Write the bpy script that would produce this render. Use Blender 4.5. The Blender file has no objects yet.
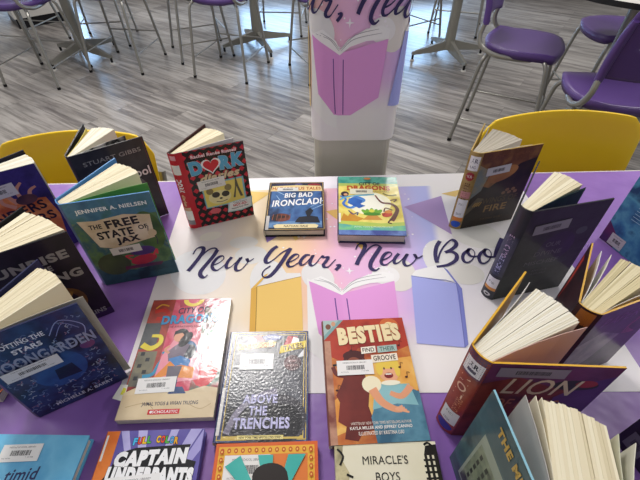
import bpy, math, random
from mathutils import Vector, Matrix
random.seed(7)
R = math.radians
SC = bpy.context.scene
COL = SC.collection
TZ = 0.74                                   # height of the table top

# ------------------------------------------------------------------ materials
def lin(h):
    h = h.lstrip('#')
    o = []
    for i in (0, 2, 4):
        c = int(h[i:i+2], 16) / 255
        o.append(c / 12.92 if c <= .04045 else ((c + .055) / 1.055) ** 2.4)
    return (o[0], o[1], o[2], 1)
_m = {}
FIN = {'matte': (.6, 0, .3, 0, 0), 'satin': (.38, .12, .25, 0, 0), 'gloss': (.42, .25, .12, 0, 0),
       'film': (.45, .35, .12, .08, 45), 'wet': (.4, 1.0, .11, .10, 40), 'hammer': (.4, .8, .12, .24, 250), 'paper': (.75, 0, .3, 0, 0),
       'metal': (.3, 0, .3, 0, 0), 'plastic': (.36, 0, .3, .03, 900), 'cloth': (.42, .15, .35, .25, 9)}
def mat(cols, fin='satin', scale=20, detail=4, dist=0.0, stretch=None, coord='Object', pos=None, metal=0):
    """cols: one hex colour or a list of them mixed by noise"""
    if isinstance(cols, str): cols = [cols]
    key = (tuple(cols), fin, scale, detail, dist, stretch, coord, metal)
    if key in _m: return _m[key]
    m = bpy.data.materials.new('mat_' + fin + '_' + cols[0].strip('#')); m.use_nodes = True
    nt = m.node_tree; b = nt.nodes['Principled BSDF']
    ro, coat, cr, bump, bs = FIN[fin]
    b.inputs['Roughness'].default_value = ro; b.inputs['Metallic'].default_value = metal
    b.inputs['Coat Weight'].default_value = coat; b.inputs['Specular IOR Level'].default_value = .5 if fin in ('metal', 'plastic', 'cloth') else .25; b.inputs['Coat Roughness'].default_value = cr
    tc = nt.nodes.new('ShaderNodeTexCoord'); mp = nt.nodes.new('ShaderNodeMapping')
    nt.links.new(tc.outputs[coord], mp.inputs[0])
    if stretch: mp.inputs['Scale'].default_value = stretch
    if len(cols) > 1:
        n = nt.nodes.new('ShaderNodeTexNoise'); n.inputs['Scale'].default_value = scale
        n.inputs['Detail'].default_value = detail; n.inputs['Distortion'].default_value = dist
        nt.links.new(mp.outputs[0], n.inputs['Vector'])
        r = nt.nodes.new('ShaderNodeValToRGB'); nt.links.new(n.outputs['Fac'], r.inputs[0])
        e = r.color_ramp.elements
        for i, c in enumerate(cols):
            p = .34 + .32 * i / (len(cols) - 1)
            if i < 2: e[i].position = p; e[i].color = lin(c)
            else: q = e.new(p); q.color = lin(c)
        nt.links.new(r.outputs[0], b.inputs['Base Color'])
    else: b.inputs['Base Color'].default_value = lin(cols[0])
    if bump:
        n2 = nt.nodes.new('ShaderNodeTexNoise'); n2.inputs['Scale'].default_value = bs
        n2.inputs['Detail'].default_value = 3; nt.links.new(tc.outputs['Object'], n2.inputs['Vector'])
        bp = nt.nodes.new('ShaderNodeBump'); bp.inputs['Strength'].default_value = bump
        bp.inputs['Distance'].default_value = .002 if bs > 100 else (.006 if bs > 20 else .03)
        nt.links.new(n2.outputs['Fac'], bp.inputs['Height'])
        nt.links.new(bp.outputs[0], b.inputs['Normal']); nt.links.new(bp.outputs[0], b.inputs['Coat Normal'])
    _m[key] = m
    return m
def emit(name, hexc, s):
    m = bpy.data.materials.new(name); m.use_nodes = True
    b = m.node_tree.nodes['Principled BSDF']; b.inputs['Base Color'].default_value = (0.02, .02, .02, 1)
    b.inputs['Emission Color'].default_value = lin(hexc); b.inputs['Emission Strength'].default_value = s
    return m

# ------------------------------------------------------------------ mesh builder (all lengths here in cm)
class MB:
    def __init__(s): s.v = []; s.f = []; s.mi = []; s.m = []; s.sm = []
    def mid(s, m):
        if m not in s.m: s.m.append(m)
        return s.m.index(m)
    def add(s, vs, fs, m, smooth=False):
        k = len(s.v); s.v += [tuple(c) for c in vs]; i = s.mid(m)
        for f in fs: s.f.append(tuple(k + a for a in f)); s.mi.append(i); s.sm.append(smooth)
    def prism(s, poly, z0, z1, m, fr=None, side=None):
        fr = fr or (lambda a, b, c: (a, b, c)); n = len(poly)
        s.add([fr(x, y, z0) for x, y in poly] + [fr(x, y, z1) for x, y in poly],
              [tuple(range(n))[::-1], tuple(range(n, 2 * n))], m)
        s.add([fr(x, y, z0) for x, y in poly] + [fr(x, y, z1) for x, y in poly],
              [(i, (i + 1) % n, n + (i + 1) % n, n + i) for i in range(n)], side or m)
    def box(s, a, b, m):
        x0, y0, z0 = a; x1, y1, z1 = b
        s.prism([(x0, y0), (x1, y0), (x1, y1), (x0, y1)], z0, z1, m)
    def tube(s, pts, r, m, seg=8, caps=True):
        pts = [Vector(p) for p in pts]; rr = r if isinstance(r, (list, tuple)) else [r] * len(pts)
        rings = []; up = None
        for i, p in enumerate(pts):
            t = (pts[min(i + 1, len(pts) - 1)] - pts[max(i - 1, 0)]).normalized()
            if up is None:
                up = Vector((0, 0, 1)) if abs(t.z) < .9 else Vector((1, 0, 0))
            up = (up - t * up.dot(t)).normalized(); q = t.cross(up)
            rings.append([p + (up * math.cos(2 * math.pi * k / seg) + q * math.sin(2 * math.pi * k / seg)) * rr[i] for k in range(seg)])
        vs = [v for rg in rings for v in rg]; fs = []
        for i in range(len(rings) - 1):
            for k in range(seg):
                a = i * seg + k; b = i * seg + (k + 1) % seg
                fs.append((a, b, b + seg, a + seg))
        s.add(vs, fs, m, True)
        if caps: s.add(rings[0], [tuple(range(seg))[::-1]], m); s.add(rings[-1], [tuple(range(seg))], m)
    def build(s, name, parent=None, bevel=0, subdiv=0, solid=0, kind=None):
        me = bpy.data.meshes.new(name); me.from_pydata([(x / 100, y / 100, z / 100) for x, y, z in s.v], [], s.f)
        for m in s.m: me.materials.append(m)
        me.polygons.foreach_set('material_index', s.mi); me.polygons.foreach_set('use_smooth', s.sm)
        me.update()
        o = bpy.data.objects.new(name, me); COL.objects.link(o)
        if parent: o.parent = parent
        if solid:
            d = o.modifiers.new('solid', 'SOLIDIFY'); d.thickness = solid / 100; d.offset = 0
        if bevel:
            d = o.modifiers.new('bevel', 'BEVEL'); d.width = bevel / 100; d.segments = 2; d.limit_method = 'ANGLE'
        if subdiv:
            d = o.modifiers.new('sub', 'SUBSURF'); d.levels = subdiv; d.render_levels = subdiv
        if kind: o['kind'] = kind
        return o
def smooth(pts, n=6):
    out = []; P = [Vector(p) for p in pts]
    for i in range(len(P) - 1):
        a = P[max(i - 1, 0)]; b = P[i]; c = P[i + 1]; d = P[min(i + 2, len(P) - 1)]
        for k in range(n):
            t = k / n
            out.append(.5 * ((2 * b) + (c - a) * t + (2 * a - 5 * b + 4 * c - d) * t * t + (3 * b - a - 3 * c + d) * t ** 3))
    out.append(P[-1]); return out
def empty(name, x, y, z, rz, label, cat, group=None):
    o = bpy.data.objects.new(name, None); COL.objects.link(o); o.empty_display_size = .05
    o.location = (x / 100, y / 100, z); o.rotation_euler = (0, 0, rz)
    tag(o, label, cat, group); return o
def tag(o, label, cat, group=None):
    o['label'] = label; o['category'] = cat
    if group: o['group'] = group
def copy_tree(o, parent=None):
    c = o.copy(); COL.objects.link(c)
    if parent: c.parent = parent
    for ch in [k for k in bpy.data.objects if k.parent == o]: copy_tree(ch, c)
    return c

# ------------------------------------------------------------------ flat printed artwork: shapes and lettering on a surface
_t = {}
def glyphs(s, bold, shear):
    k = (s, bold, shear)
    if k not in _t:
        cu = bpy.data.curves.new('txt', 'FONT'); cu.body = s; cu.size = 1; cu.offset = bold; cu.shear = shear
        cu.align_x = 'CENTER'; cu.resolution_u = 3; cu.space_character = 1 + bold * 2.5
        ob = bpy.data.objects.new('txt', cu); me = bpy.data.meshes.new_from_object(ob)
        v = [(p.co.x, p.co.y) for p in me.vertices]; f = [tuple(p.vertices) for p in me.polygons]
        bpy.data.objects.remove(ob); bpy.data.curves.remove(cu); bpy.data.meshes.remove(me)
        _t[k] = (v, f)
    return _t[k]
STEP = .0022
class Art:
    def __init__(s, fr, fin='satin', z0=.012, maxlen=None):
        s.mb = MB(); s.fr = fr; s.fin = fin; s.z = z0; s.maxlen = maxlen
    def M(s, c): return c if not isinstance(c, (str, list)) else mat(c, s.fin)
    def up(s): s.z += STEP; return s.z
    def poly(s, pts, c, z=None):
        z = z or s.up(); c = s.M(c)
        if s.maxlen:
            from mathutils.geometry import tessellate_polygon
            tris = [[pts[i] for i in t] for t in tessellate_polygon([[Vector((p[0], p[1], 0)) for p in pts]])]
            out = []
            while tris:
                t = tris.pop(); L = [math.dist(t[i], t[(i + 1) % 3]) for i in range(3)]; k = L.index(max(L))
                if L[k] > s.maxlen:
                    a, b, d = t[k], t[(k + 1) % 3], t[(k + 2) % 3]; m = ((a[0] + b[0]) / 2, (a[1] + b[1]) / 2)
                    tris += [[a, m, d], [m, b, d]]
                else: out.append(t)
            for t in out: s.mb.add([s.fr(x, y, z) for x, y in t], [(0, 1, 2)], c)
        else: s.mb.add([s.fr(x, y, z) for x, y in pts], [tuple(range(len(pts)))], c)
    def rect(s, x0, y0, x1, y1, c): s.poly([(x0, y0), (x1, y0), (x1, y1), (x0, y1)], c)
    def ell(s, cx, cy, rx, ry, c, rot=0, n=22, a0=0, a1=360):
        q = []
        for i in range(n + (a1 - a0 < 360)):
            a = R(a0 + (a1 - a0) * i / n); x = rx * math.cos(a); y = ry * math.sin(a)
            q.append((cx + x * math.cos(R(rot)) - y * math.sin(R(rot)), cy + x * math.sin(R(rot)) + y * math.cos(R(rot))))
        s.poly(q, c)
    def stroke(s, pts, w, c, n=5, taper=None, z=None):
        P = [(p.x, p.y) for p in smooth([(x, y, 0) for x, y in pts], n)]; z = z or s.up(); c = s.M(c); N = len(P)
        L = []; Q = []
        for i, p in enumerate(P):
            a = P[max(i - 1, 0)]; b = P[min(i + 1, N - 1)]; dx, dy = b[0] - a[0], b[1] - a[1]; l = math.hypot(dx, dy) or 1
            f = i / (N - 1); ww = w[0] + (w[1] - w[0]) * f if isinstance(w, tuple) else w
            if taper == 'pen':                     # a pointed pen: thick going down, thin going up
                t = dy / l; ww = w * (.32 + .68 * max(0, min(1, .5 - .62 * t)))
            if taper == 'ends': ww *= math.sin(math.pi * (0.08 + .84 * f)) ** .6
            L.append((p[0] - dy / l * ww / 2, p[1] + dx / l * ww / 2)); Q.append((p[0] + dy / l * ww / 2, p[1] - dx / l * ww / 2))
        vs = [s.fr(x, y, z) for x, y in L] + [s.fr(x, y, z) for x, y in Q]
        s.mb.add(vs, [(i, N + i, N + i + 1, i + 1) for i in range(N - 1)], c)
    def text(s, t, cx, cy, w, h, c, rot=0, bold=0, shear=0, out=None, ow=.03, arc=0):
        v0, f0 = glyphs(t, bold, shear)
        x0 = min(p[0] for p in v0); x1 = max(p[0] for p in v0); y0 = min(p[1] for p in v0); y1 = max(p[1] for p in v0)
        if h is None: h = (y1 - y0) * w / (x1 - x0)
        if w is None: w = (x1 - x0) * h / (y1 - y0)
        ca, sa = math.cos(R(rot)), math.sin(R(rot)); mx, my = (x0 + x1) / 2, (y0 + y1) / 2
        kx, ky = w / (x1 - x0), h / (y1 - y0)
        def put(v, f, col):
            z = s.up(); q = []
            for x, y in v:
                X = (x - mx) * kx; Y = (y - my) * ky + arc * (1 - (2 * (x - mx) / (x1 - x0)) ** 2)
                q.append(s.fr(cx + X * ca - Y * sa, cy + X * sa + Y * ca, z))
            s.mb.add(q, f, s.M(col))
        if out:
            for k in range(8):
                dx, dy = ow * math.cos(k * math.pi / 4) / kx, ow * math.sin(k * math.pi / 4) / ky
                put([(x + dx, y + dy) for x, y in v0], f0, out)
                s.z -= STEP
            s.z += STEP * 1.2
        put(v0, f0, c)
    def build(s, name, parent): return s.mb.build(name, parent)

def lib_label(fr, parent, cx, cy, w, h, rot=0, col='#e6e4e2', z=.1, lines=True, fin='satin'):
    """white catalogue sticker with a bar code"""
    ca, sa = math.cos(R(rot)), math.sin(R(rot))
    g = lambda x, y, k: fr(cx + x * ca - y * sa, cy + x * sa + y * ca, k)
    a = Art(g, fin, z0=z); a.rect(-w / 2, -h / 2, w / 2, h / 2, col)
    rnd = random.Random(int(cx * 100 + cy)); x = -w * .24; zz = a.up(); ink = a.M('#2c2a2e')
    y0, y1 = (-h * .16, h * .14) if lines else (-h * .2, h * .2)
    while x < w * .24:
        d = rnd.choice((.05, .09, .13)); a.poly([(x, y0), (x + d, y0), (x + d, y1), (x, y1)], ink, z=zz); x += d + rnd.choice((.04, .07))
    if lines:
        a.text('MIDDLE SCHOOL LIBRARY', 0, h * .33, w * .66, h * .09, '#4c4a50')
        a.text('FICTION', -w * .3, -h * .3, w * .2, h * .07, '#66646a'); a.text('T 10 908', w * .26, -h * .26, w * .2, h * .07, '#66646a')
    return a.build('library_label', parent)

PAGE = [mat('#e9e3d2', 'paper'), mat('#e2dac4', 'paper'), mat('#efeadb', 'paper')]
CREAM = [mat('#e6dabb', 'paper'), mat('#d9ccab', 'paper'), mat('#ece2c6', 'paper')]
EDGE = mat(['#cfc7b6', '#e4ddcc', '#bdb5a5'], 'paper', scale=60, stretch=(1, 1, 40))

# ------------------------------------------------------------------ closed book lying on the table
def rrect(w, h, r, x0=0.0, y0=0.0, only=(0, 1, 2, 3)):
    pts = []
    for k, (cx, cy, a) in enumerate(((w - r, r, -90), (w - r, h - r, 0), (r, h - r, 90), (r, r, 180))):
        if k in only:
            for i in range(5): pts.append((x0 + cx + r * math.cos(R(a + 22.5 * i)), y0 + cy + r * math.sin(R(a + 22.5 * i))))
        else: pts.append((x0 + (w if k < 2 else 0), y0 + (0 if k in (0, 3) else h)))
    return pts
def flat_book(name, label, x, y, rot, w, h, t, cover, art, spine=None, hard=True, fin='gloss', lab=None, group=None, edge=None, z=TZ + .0012):
    e = empty(name, x, y, z, R(rot), label, 'book', group)
    bt = .25 if hard else .06; ins = .35 if hard else 0
    C = mat(cover, fin, scale=14); ED = mat(edge, fin) if edge else C; S = mat(spine, fin) if spine else C
    m = MB(); m.prism(rrect(w, h, .5 if not hard else .18, only=(0, 1)), 0, bt, C, side=ED); m.build('back_cover', e)
    m = MB(); m.prism([(.25, ins), (w - ins, ins), (w - ins, h - ins), (.25, h - ins)], bt, t - bt, PAGE[1], side=EDGE); m.build('page_block', e)
    m = MB(); n = 8; q = []
    for i in range(n + 1):
        a = math.pi / 2 + math.pi * i / n; q.append((-(.28 if hard else .0) * -math.cos(a) - .02, t / 2 + (t / 2) * math.sin(a)))
    vs = []
    for (a, b) in q: vs += [(a, 0, b), (a, h, b)]
    vs += [(.22, 0, 0), (.22, h, 0), (.22, 0, t), (.22, h, t)]
    k = len(q); fs = [(2 * i, 2 * i + 1, 2 * i + 3, 2 * i + 2) for i in range(k - 1)]
    m.add(vs, fs, S, True)
    m.add(vs, [tuple([2 * i for i in range(k)][::-1]) + (2 * k, 2 * k + 2), tuple(2 * i + 1 for i in range(k)) + (2 * k + 3, 2 * k + 1)], EDGE if hard else S)
    m.build('spine', e)
    m = MB(); m.prism(rrect(w, h, .5 if not hard else .18, only=(0, 1)), t - bt, t, C, side=ED); fc = m.build('front_cover', e)
    a = Art(lambda u, v, k: (u, v, t + k), fin); art(a, w, h); a.build('cover_print', fc)
    if lab: lib_label(lambda u, v, k: (u, v, t + k), fc, *lab, fin=fin)
    return e

# ------------------------------------------------------------------ open book standing on its lower edge
def stand_book(name, label, B, ang, w, H, A, back_to, fan, cover, art, back=None, edge=None, spine=None, spine_art=None, fin='film',
               sheets=(), lab=None, pages=PAGE, n=20, back_art=None, lab_back=None, bulge=.45, bt=.25, group=None, hp=None, spine_lab=None):
    """B hinge of the front cover, A hinge of the back cover (cm, table plane); back_to: free end of the back cover;
    fan: the two fore-edge corners of the page block; sheets: (x, y, material, drop) loose leaves"""
    e = empty(name, B[0], B[1], TZ + .0012, R(ang), label, 'book', group)
    ca, sa = math.cos(R(-ang)), math.sin(R(-ang))
    def L(p):
        X, Y = p[0] - B[0], p[1] - B[1]; return Vector((X * ca - Y * sa, X * sa + Y * ca))
    a_ = L(A); bk = L(back_to); bdir = (bk - a_).normalized(); blen = (bk - a_).length
    C = mat(cover, fin, scale=9); BK = mat(back or cover, fin, scale=9); ED = mat(edge, 'satin') if edge else C
    S = mat(spine or cover, fin, scale=9)
    # front cover: x along the cover, outward side is -y
    m = MB(); v = lambda u, d, z: (u, d, z)
    m.prism([(0, 0), (w, 0), (w, bt), (0, bt)], 0, H, ED)
    m.add([(0, -.004, 0), (w, -.004, 0), (w, -.004, H), (0, -.004, H)], [(0, 1, 2, 3)], C)
    fc = m.build('front_cover', e)
    a = Art(lambda u, vv, k: (u, -.004 - k, vv), fin); art(a, w, H); a.build('cover_print', fc)
    if lab: lib_label(lambda u, vv, k: (u, -.004 - k, vv), fc, *lab, fin=fin)
    # back cover
    nb = Vector((-bdir.y, bdir.x))                 # outward side, away from the pages
    nb = nb if nb.dot(-a_.normalized() if a_.length else nb) < 0 else nb
    mid = (L(fan[0]) + L(fan[1])) / 2 - a_
    if nb.dot(mid) > 0: nb = -nb
    m = MB(); p0 = a_; p1 = a_ + bdir * blen; q0 = p0 - nb * bt; q1 = p1 - nb * bt
    pol = [p0, p1, q1, q0]
    m.prism([(p.x, p.y) for p in pol], 0, H, ED)
    m.add([(*(p + nb * .004), z) for p, z in ((p0, 0), (p1, 0), (p1, H), (p0, H))], [(0, 1, 2, 3)], BK)
    bc = m.build('back_cover', e)
    if back_art:                                   # printed side of the back cover, u from its free edge to the spine
        fr = lambda u, vv, k: (*(p1 - bdir * u + nb * (.006 + k)), vv)
        a = Art(fr, fin); back_art(a, blen, H); a.build('cover_print', bc)
        if lab_back: lib_label(fr, bc, *lab_back, fin=fin)
    # spine
    d = Vector((0, 0)) - a_; sl = d.length; d.normalize(); ns = Vector((d.y, -d.x))
    if ns.dot(mid) > 0: ns = -ns
    N = 8; out = [a_ + d * (sl * i / N) + ns * (bulge * math.sin(math.pi * i / N) ** .8) for i in range(N + 1)]
    inn = [p - ns * .2 for p in out]
    m = MB(); vs = [(*p, 0) for p in out] + [(*p, H) for p in out] + [(*p, 0) for p in inn] + [(*p, H) for p in inn]; k = N + 1
    m.add(vs, [(i, i + 1, k + i + 1, k + i) for i in range(N)], S, True)
    m.add(vs, [(2 * k + i, 3 * k + i, 3 * k + i + 1, 2 * k + i + 1) for i in range(N)] + [(k + i, k + i + 1, 3 * k + i + 1, 3 * k + i) for i in range(N)]
          + [(i, 2 * k + i, 2 * k + i + 1, i + 1) for i in range(N)] + [(0, k, 3 * k, 2 * k), (N, 2 * k + N, 3 * k + N, k + N)], ED)
    sp = m.build('spine', e)
    if spine_art:
        def fs(u, vv, k):
            t = max(0, min(1, u / sl)); p = a_ + d * (sl * t) + ns * (bulge * math.sin(math.pi * t) ** .8 + .01 + k); return (p.x, p.y, vv)
        a = Art(fs, fin, maxlen=.5); spine_art(a, sl, H); a.build('spine_print', sp)
    # fanned pages
    P0 = a_ + d * .35 - ns * .1; P1 = a_ + d * (sl - .35) - ns * .1; E0, E1 = L(fan[0]), L(fan[1])
    rnd = random.Random(name + label); m = MB(); z0 = .35; z1 = (hp or H - .45)
    for i in range(n):
        t0, t1 = i / n, (i + 1) / n; gap = rnd.choice((.02, .05, .03, .22 if i % 6 == 3 else .04))
        s0, s1 = P0.lerp(P1, t0), P0.lerp(P1, t1); g = rnd.uniform(.985, 1.0)
        e0 = E0.lerp(E1, t0); e1 = E0.lerp(E1, t1 - gap / n * 1.6)
        bow = math.sin(math.pi * (t0 + .5 / n)) * .5
        q = (E0 + E1) / 2 - (P0 + P1) / 2; q.normalize()
        e0 = s0 + (e0 + q * bow - s0) * g; e1 = s1 + (e1 + q * bow - s1) * g
        sh = ns * 0; kf = .35
        m0 = s0.lerp(e0, kf) + (P0 - P1).normalized() * 0; m1 = s1.lerp(e1, kf)
        pol = [s0, s1, m1, e1, e0, m0]
        pol = [(p.x, p.y) for p in pol]
        ar = sum(pol[j][0] * pol[(j + 1) % 6][1] - pol[(j + 1) % 6][0] * pol[j][1] for j in range(6))
        if ar < 0: pol = pol[::-1]
        m.prism(pol, z0, z1 + rnd.uniform(-.03, .03), pages[rnd.choice((0, 0, 1, 2))])
    m.build('page_block', e)
    for i, (sx, sy, sm, side) in enumerate(sheets):
        E_ = L((sx, sy)); s0 = P1 if side else P0; m = MB(); dd = (E_ - s0).normalized(); nn = Vector((-dd.y, dd.x)) * .04
        mm = s0.lerp(E_, .5) + Vector((-dd.y, dd.x)) * (.35 if side else -.35)
        pts = [s0, s0.lerp(mm, .5) + (mm - s0.lerp(E_, .5)) * .25, mm, mm.lerp(E_, .5) + (mm - s0.lerp(E_, .5)) * .25, E_]
        pol = [p + nn for p in pts] + [p - nn for p in pts[::-1]]
        m.prism([(p.x, p.y) for p in pol], z0, z1 + .02, mat(sm, 'satin', scale=30) if not isinstance(sm, bpy.types.Material) else sm)
        m.build('loose_leaf', e)
    return e

# ================================================================== THE SETTING
def floor_mat():
    m = bpy.data.materials.new('grey_wood_planks'); m.use_nodes = True; nt = m.node_tree; N = nt.nodes; K = nt.links
    b = N['Principled BSDF']; tc = N.new('ShaderNodeTexCoord'); mp = N.new('ShaderNodeMapping')
    mp.inputs['Rotation'].default_value = (0, 0, R(34)); K.new(tc.outputs['Object'], mp.inputs[0])
    br = N.new('ShaderNodeTexBrick'); br.inputs['Scale'].default_value = 1
    br.inputs['Brick Width'].default_value = 1.2; br.inputs['Row Height'].default_value = .15
    br.inputs['Mortar Size'].default_value = .0012; br.inputs['Mortar Smooth'].default_value = .2
    br.inputs['Color1'].default_value = (0, 0, 0, 1); br.inputs['Color2'].default_value = (1, 1, 1, 1)
    br.inputs['Mortar'].default_value = (.0, .0, .0, 1); br.offset = .37; br.offset_frequency = 2
    K.new(mp.outputs[0], br.inputs['Vector'])
    m2 = N.new('ShaderNodeMapping'); m2.inputs['Scale'].default_value = (1.0, 11, 1); K.new(mp.outputs[0], m2.inputs[0])
    ad = N.new('ShaderNodeVectorMath'); ad.operation = 'MULTIPLY_ADD'; K.new(br.outputs['Color'], ad.inputs[0])
    ad.inputs[1].default_value = (7, 3, 5); K.new(m2.outputs[0], ad.inputs[2])
    n1 = N.new('ShaderNodeTexNoise'); n1.inputs['Scale'].default_value = 2.2; n1.inputs['Detail'].default_value = 9; n1.inputs['Roughness'].default_value = .62
    n1.inputs['Distortion'].default_value = .6; K.new(ad.outputs[0], n1.inputs['Vector'])
    mx = N.new('ShaderNodeMath'); mx.operation = 'MULTIPLY_ADD'; K.new(br.outputs['Color'], mx.inputs[0]); mx.inputs[1].default_value = .16
    K.new(n1.outputs['Fac'], mx.inputs[2])
    r = N.new('ShaderNodeValToRGB'); K.new(mx.outputs[0], r.inputs[0]); e = r.color_ramp.elements
    e[0].position = .36; e[0].color = lin('#4b4744'); e[1].position = .74; e[1].color = lin('#a09b96'); q = e.new(.5); q.color = lin('#6d6865'); q = e.new(.6); q.color = lin('#86817c')
    mm = N.new('ShaderNodeMixRGB'); mm.blend_type = 'MULTIPLY'; K.new(br.outputs['Fac'], mm.inputs[0]); K.new(r.outputs[0], mm.inputs[1]); mm.inputs[2].default_value = (.45, .43, .42, 1)
    K.new(mm.outputs[0], b.inputs['Base Color']); b.inputs['Roughness'].default_value = .3
    bp = N.new('ShaderNodeBump'); bp.inputs['Strength'].default_value = .12; bp.inputs['Distance'].default_value = .002
    K.new(n1.outputs['Fac'], bp.inputs['Height']); K.new(bp.outputs[0], b.inputs['Normal'])
    return m
def struct(name, m): return m.build(name, kind='structure')
FZ = 0
m = MB(); m.box((-620, -260, -6), (620, 612, 0), floor_mat()); struct('floor', m)
WALL = mat(['#cfccc8', '#d6d3cf'], 'matte', scale=3); BLK = mat('#1b1b1f', 'satin')
wins = [(-420, -315), (-112, -30), (115, 190)]
m = MB(); xs = [-620] + [v for w_ in wins for v in w_] + [620]
for i in range(0, len(xs), 2): m.box((xs[i], 604, 0), (xs[i + 1], 612, 300), WALL)
for a_, b_ in wins: m.box((a_, 604, 0), (b_, 612, 14), WALL); m.box((a_, 604, 230), (b_, 612, 300), WALL)
struct('wall_back', m)
m = MB()
m.box((-620, 602, 0), (620, 604, 12), BLK); struct('baseboard_back', m)
FRM = mat('#55565a', 'satin'); SKY = emit('daylight_sky', '#a9d2ff', 11.0)
for i, (a_, b_) in enumerate(wins):
    m = MB()
    for q in ((a_, 14, a_ + 5, 230), (b_ - 5, 14, b_, 230), (a_, 14, b_, 18), (a_, 225, b_, 230)): m.box((q[0], 605, q[1]), (q[2], 610, q[3]), FRM)
    w = struct('window_%d' % (i + 1), m)
    m = MB(); m.box((a_ + 4, 608, 17), (b_ - 4, 609, 226), SKY); m.build('window_pane', w)
    m = MB(); m.box((a_ + 3, 606.5, 112), (b_ - 3, 607.2, 228), mat('#b9b6b0', 'matte')); m.build('upper_pane_mask', w)  # added unseen panel, hides the upper pane to shorten its reflection on the floor

# white counter unit far back on the left
e = empty('cabinet', -322, 510, 0, R(40), 'white low cabinet with black plinth in far left corner, beyond purple stools', 'cabinet')
m = MB(); m.box((-26, -25, 10), (26, 25, 84), mat('#cfcac2', 'satin')); m.build('body', e, bevel=.5)
m = MB(); m.box((-25, -23, 0), (25, 24, 10), BLK); m.build('plinth', e)

# ================================================================== TABLE
YAW = 1.75
tb = empty('folding_table', 0, 0, 0, R(YAW), 'long table under the purple cloth with all the books on it', 'table')
m = MB(); m.box((-118, 3, 70.5), (128, 92.6, 73.7), mat('#d9d4cc', 'satin')); m.build('tabletop', tb, bevel=.4)
GREYM = mat('#8b8a86', 'metal', metal=.8)
for sx in (-95, 105):
    for sy in (16, 78):
        m = MB(); m.tube([(sx, sy, 0), (sx, sy, 70.5)], 1.6, GREYM, 10); m.build('leg', tb)
CL = mat(['#8b63b2', '#845cab', '#936bb9'], 'cloth', scale=5)
m = MB(); nx, ny = 60, 26; X0, X1, Y0, Y1 = -112, 122, 5, 91.9; vs = []
drop = [0, 2, 6, 12, 20, 28]
def cl(x, y):
    return (x, y, 73.93)
gx = [X0 - 4] * 0
rows = []
ysl = [('f', d) for d in drop[::-1][:-1]] + [('t', Y0 + (Y1 - Y0) * j / ny) for j in range(ny + 1)]
for k, (tp, val) in enumerate(ysl):
    row = []
    for i in range(nx + 1):
        x = X0 + (X1 - X0) * i / nx
        if tp == 't': row.append((x, val, 73.93))
        else: row.append((x, Y0 - 2.4 - 1.5 * math.sin(i * .9) * val / 28 - (0 if val > 2 else -1), 73.93 - val))
    rows.append(row)
vs = [p for r_ in rows for p in r_]; W_ = nx + 1
m.add(vs, [(j * W_ + i, j * W_ + i + 1, (j + 1) * W_ + i + 1, (j + 1) * W_ + i) for j in range(len(rows) - 1) for i in range(nx)], CL, True)
cloth = m.build('tablecloth', None); cloth.rotation_euler = (0, 0, R(YAW)); tag(cloth, 'purple plastic tablecloth covering the long table, hanging at the front', 'tablecloth')

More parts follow.
